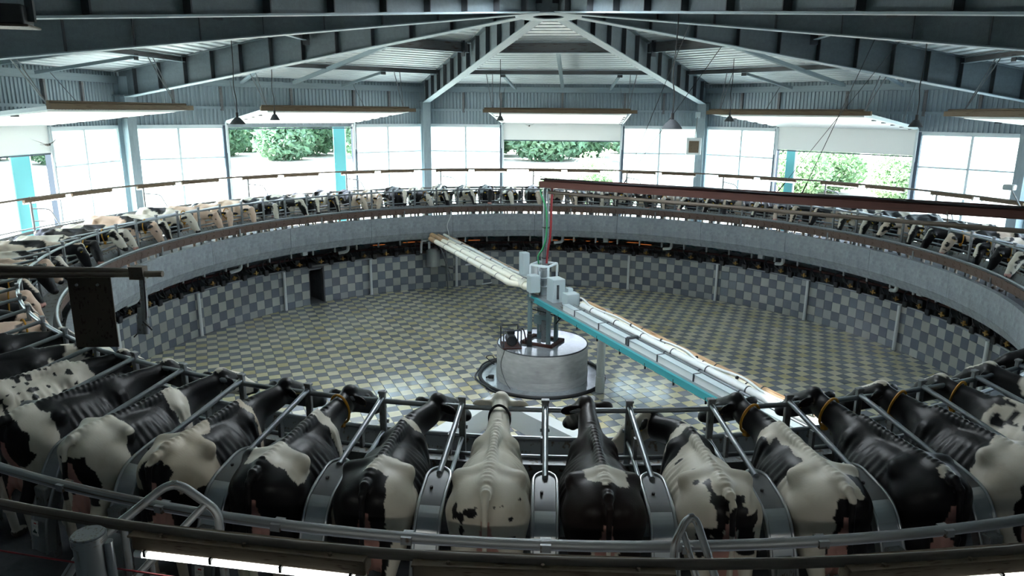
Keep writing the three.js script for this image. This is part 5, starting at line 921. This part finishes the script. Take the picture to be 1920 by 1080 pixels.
// ---------------------------------------------------------------- outside: field edge, trees, bushes
{
  const leaf = (c) => new THREE.MeshPhysicalMaterial({ color: c, roughness: 0.95, transmission: 0.4, thickness: 0 });
  const leafMat = [leaf('#557c5c'), leaf('#618868'), leaf('#7c9c72')], bark = std('#8d8676', 0.9);
  const crown = (n, lobes, size, sd) => { seed(sd); const pos = [];
    for (let i = 0; i < n; i++) { const [cx, cy, cz, rx, ry] = lobes[i % lobes.length]; let x, y, z, l; do { x = rr(-1, 1); y = rr(-1, 1); z = rr(-1, 1); l = Math.hypot(x, y, z); } while (l > 1 || l < 0.35);
      const c = V(cx + x * rx, cy + y * ry, cz + z * rx), u = V(rr(-1, 1), rr(-1, 1), rr(-1, 1)).normalize(), v = V(rr(-1, 1), rr(-1, 1), rr(-1, 1)).cross(u).normalize(), s = size * rr(0.5, 1.2), w = u.clone().cross(v).multiplyScalar(s * 0.25);
      const A1 = c.clone().addScaledVector(u, s), B1 = c.clone().addScaledVector(v, s * 0.5).add(w), C1 = c.clone().addScaledVector(u, -s), D1 = c.clone().addScaledVector(v, -s * 0.5).add(w);
      pos.push(...A1, ...B1, ...C1, ...A1, ...C1, ...D1); }
    const g = new THREE.BufferGeometry(); g.setAttribute('position', new THREE.Float32BufferAttribute(pos, 3)); g.setAttribute('uv', new THREE.Float32BufferAttribute(new Float32Array(pos.length / 3 * 2), 2)); g.computeVertexNormals(); return g; };
  const trunk = (h, r) => merge([cylY(r, h, 0, 0, 0, 8, r * 0.5), bar(V(0, h * 0.55, 0), V(h * 0.16, h * 0.9, 0.1), r * 0.35, 5, r * 0.15), bar(V(0, h * 0.5, 0), V(-h * 0.14, h * 0.85, -0.2), r * 0.35, 5, r * 0.15)]);
  const kinds = [
    [crown(4600, [[0, 8, 0, 3.6, 5.5], [1.5, 4, 1, 3.2, 3.6], [-1.6, 4, -0.5, 3.2, 3.6], [0, 2, 0, 4, 2.2]], 0.42, 1), trunk(10, 0.28)],
    [crown(4400, [[0, 6, 0, 4.2, 4.5], [2, 3.5, 0.5, 3.2, 3], [-2, 3.5, 0, 3.2, 3], [0, 2, 0, 3.8, 2]], 0.42, 2), trunk(8, 0.3)],
    [crown(3400, [[0, 10, 0, 2.4, 6], [0.3, 4, 0, 2.4, 3.6], [0, 1.8, 0, 3, 2]], 0.4, 3), trunk(13, 0.2)],
  ];
  const lab = ['tall hazy blue-green tree at the far edge of the field', 'broad hazy blue-green tree at the far edge of the field', 'slender pale tree in the hazy treeline'];
  const protos = [];
  const plant = (kind, x, z, s, m, label, group, name = 'field_tree') => {
    const key = kind + '_' + m; let o;
    if (!protos[key]) { o = thing(name, label, 'tree', V(x, YG, z), 0, group); M('crown', kinds[kind][0], leafMat[m], o); M('trunk', kinds[kind][1], bark, o); protos[key] = o; }
    else { o = copyOf(protos[key], label, group); }
    o.position.set(x, YG, z); o.scale.setScalar(s); o.rotation.y = rr(0, 6.28); return o;
  };
  seed(41);
  for (let i = 0; i < 36; i++) { const a = lerp(-62, 22, i / 35) * DEG + rr(-0.012, 0.012), d = 80 + (i % 3) * 9, kind = Math.floor(rnd() * 3); plant(kind, d * Math.sin(a) - 3, 16 - d * Math.cos(a), rr(0.8, 1.25), Math.floor(rnd() * 2), `${lab[kind]}, ${ord(i + 1)} from the left`, 'trees of the far treeline'); }
  const bushes = [[0.3, -27, 0.3, 1, 'pale bush in the field beyond the middle door'], [2.6, -22, 0.5, 2, 'leafy pale bush at the right side of the middle doorway'], [12, -33, 0.62, 1, 'leftmost bright bush beyond the far right door'], [14.5, -36, 0.8, 1, 'second bright bush beyond the far right door'], [16.8, -31, 0.68, 1, 'tallest bright bush beyond the far right door'], [19.5, -33, 0.72, 1, 'fourth bright bush beyond the far right door'], [22, -29, 0.66, 1, 'rightmost bright bush beyond the far right door'], [26, -29, 0.8, 1, 'bright bush behind the right windows'], [-33, -20, 0.62, 1, 'bright bush beyond the left door']];
  for (const [x, z, s, m, l] of bushes) { const o = plant(1, x, z, s * 0.62, 2, l, undefined); o.name = numbered('field_bush'); o.userData.category = 'bush'; }
  const br = [[-8.6, -22, 4.2, 'bare pale sapling left of the far left doorway']];
  for (const [x, z, h, l] of br) { const t = thing('bare_sapling', l, 'sapling', V(x, YG, z)); const b = []; for (let i = 0; i < 9; i++) b.push(bar(V(0, h * 0.1 * i * 0.4, 0), V(rr(-0.7, 0.7), h * rr(0.7, 1), rr(-0.5, 0.5)), 0.03, 5, 0.01)); M('branches', merge(b), bark, t); M('stem', cylY(0.05, h * 0.9, 0, 0, 0, 7, 0.02), bark, t); }
}
{ const all = new Map(); scene.traverse((o) => { if (o.isMesh) { o.castShadow = true; o.receiveShadow = true; } });
  for (const o of scene.children) { const l = o.userData.label; if (l) { if (all.has(l) && !(o.userData.group)) console.log('DUP', l); all.set(l, 1); if (l.split(' ').length > 16 || l.split(' ').length < 4) console.log('LEN', l); } }
  let tri = 0, n = 0; scene.traverse((o) => { if (o.isMesh) { n++; if (!o.isInstancedMesh) { const g = o.geometry; tri += (g.index ? g.index.count : g.attributes.position.count) / 3; } } }); console.log('meshes', n, 'triangles', Math.round(tri), 'things', scene.children.length, 'cows', far.length);
}
renderer.render(scene, camera);
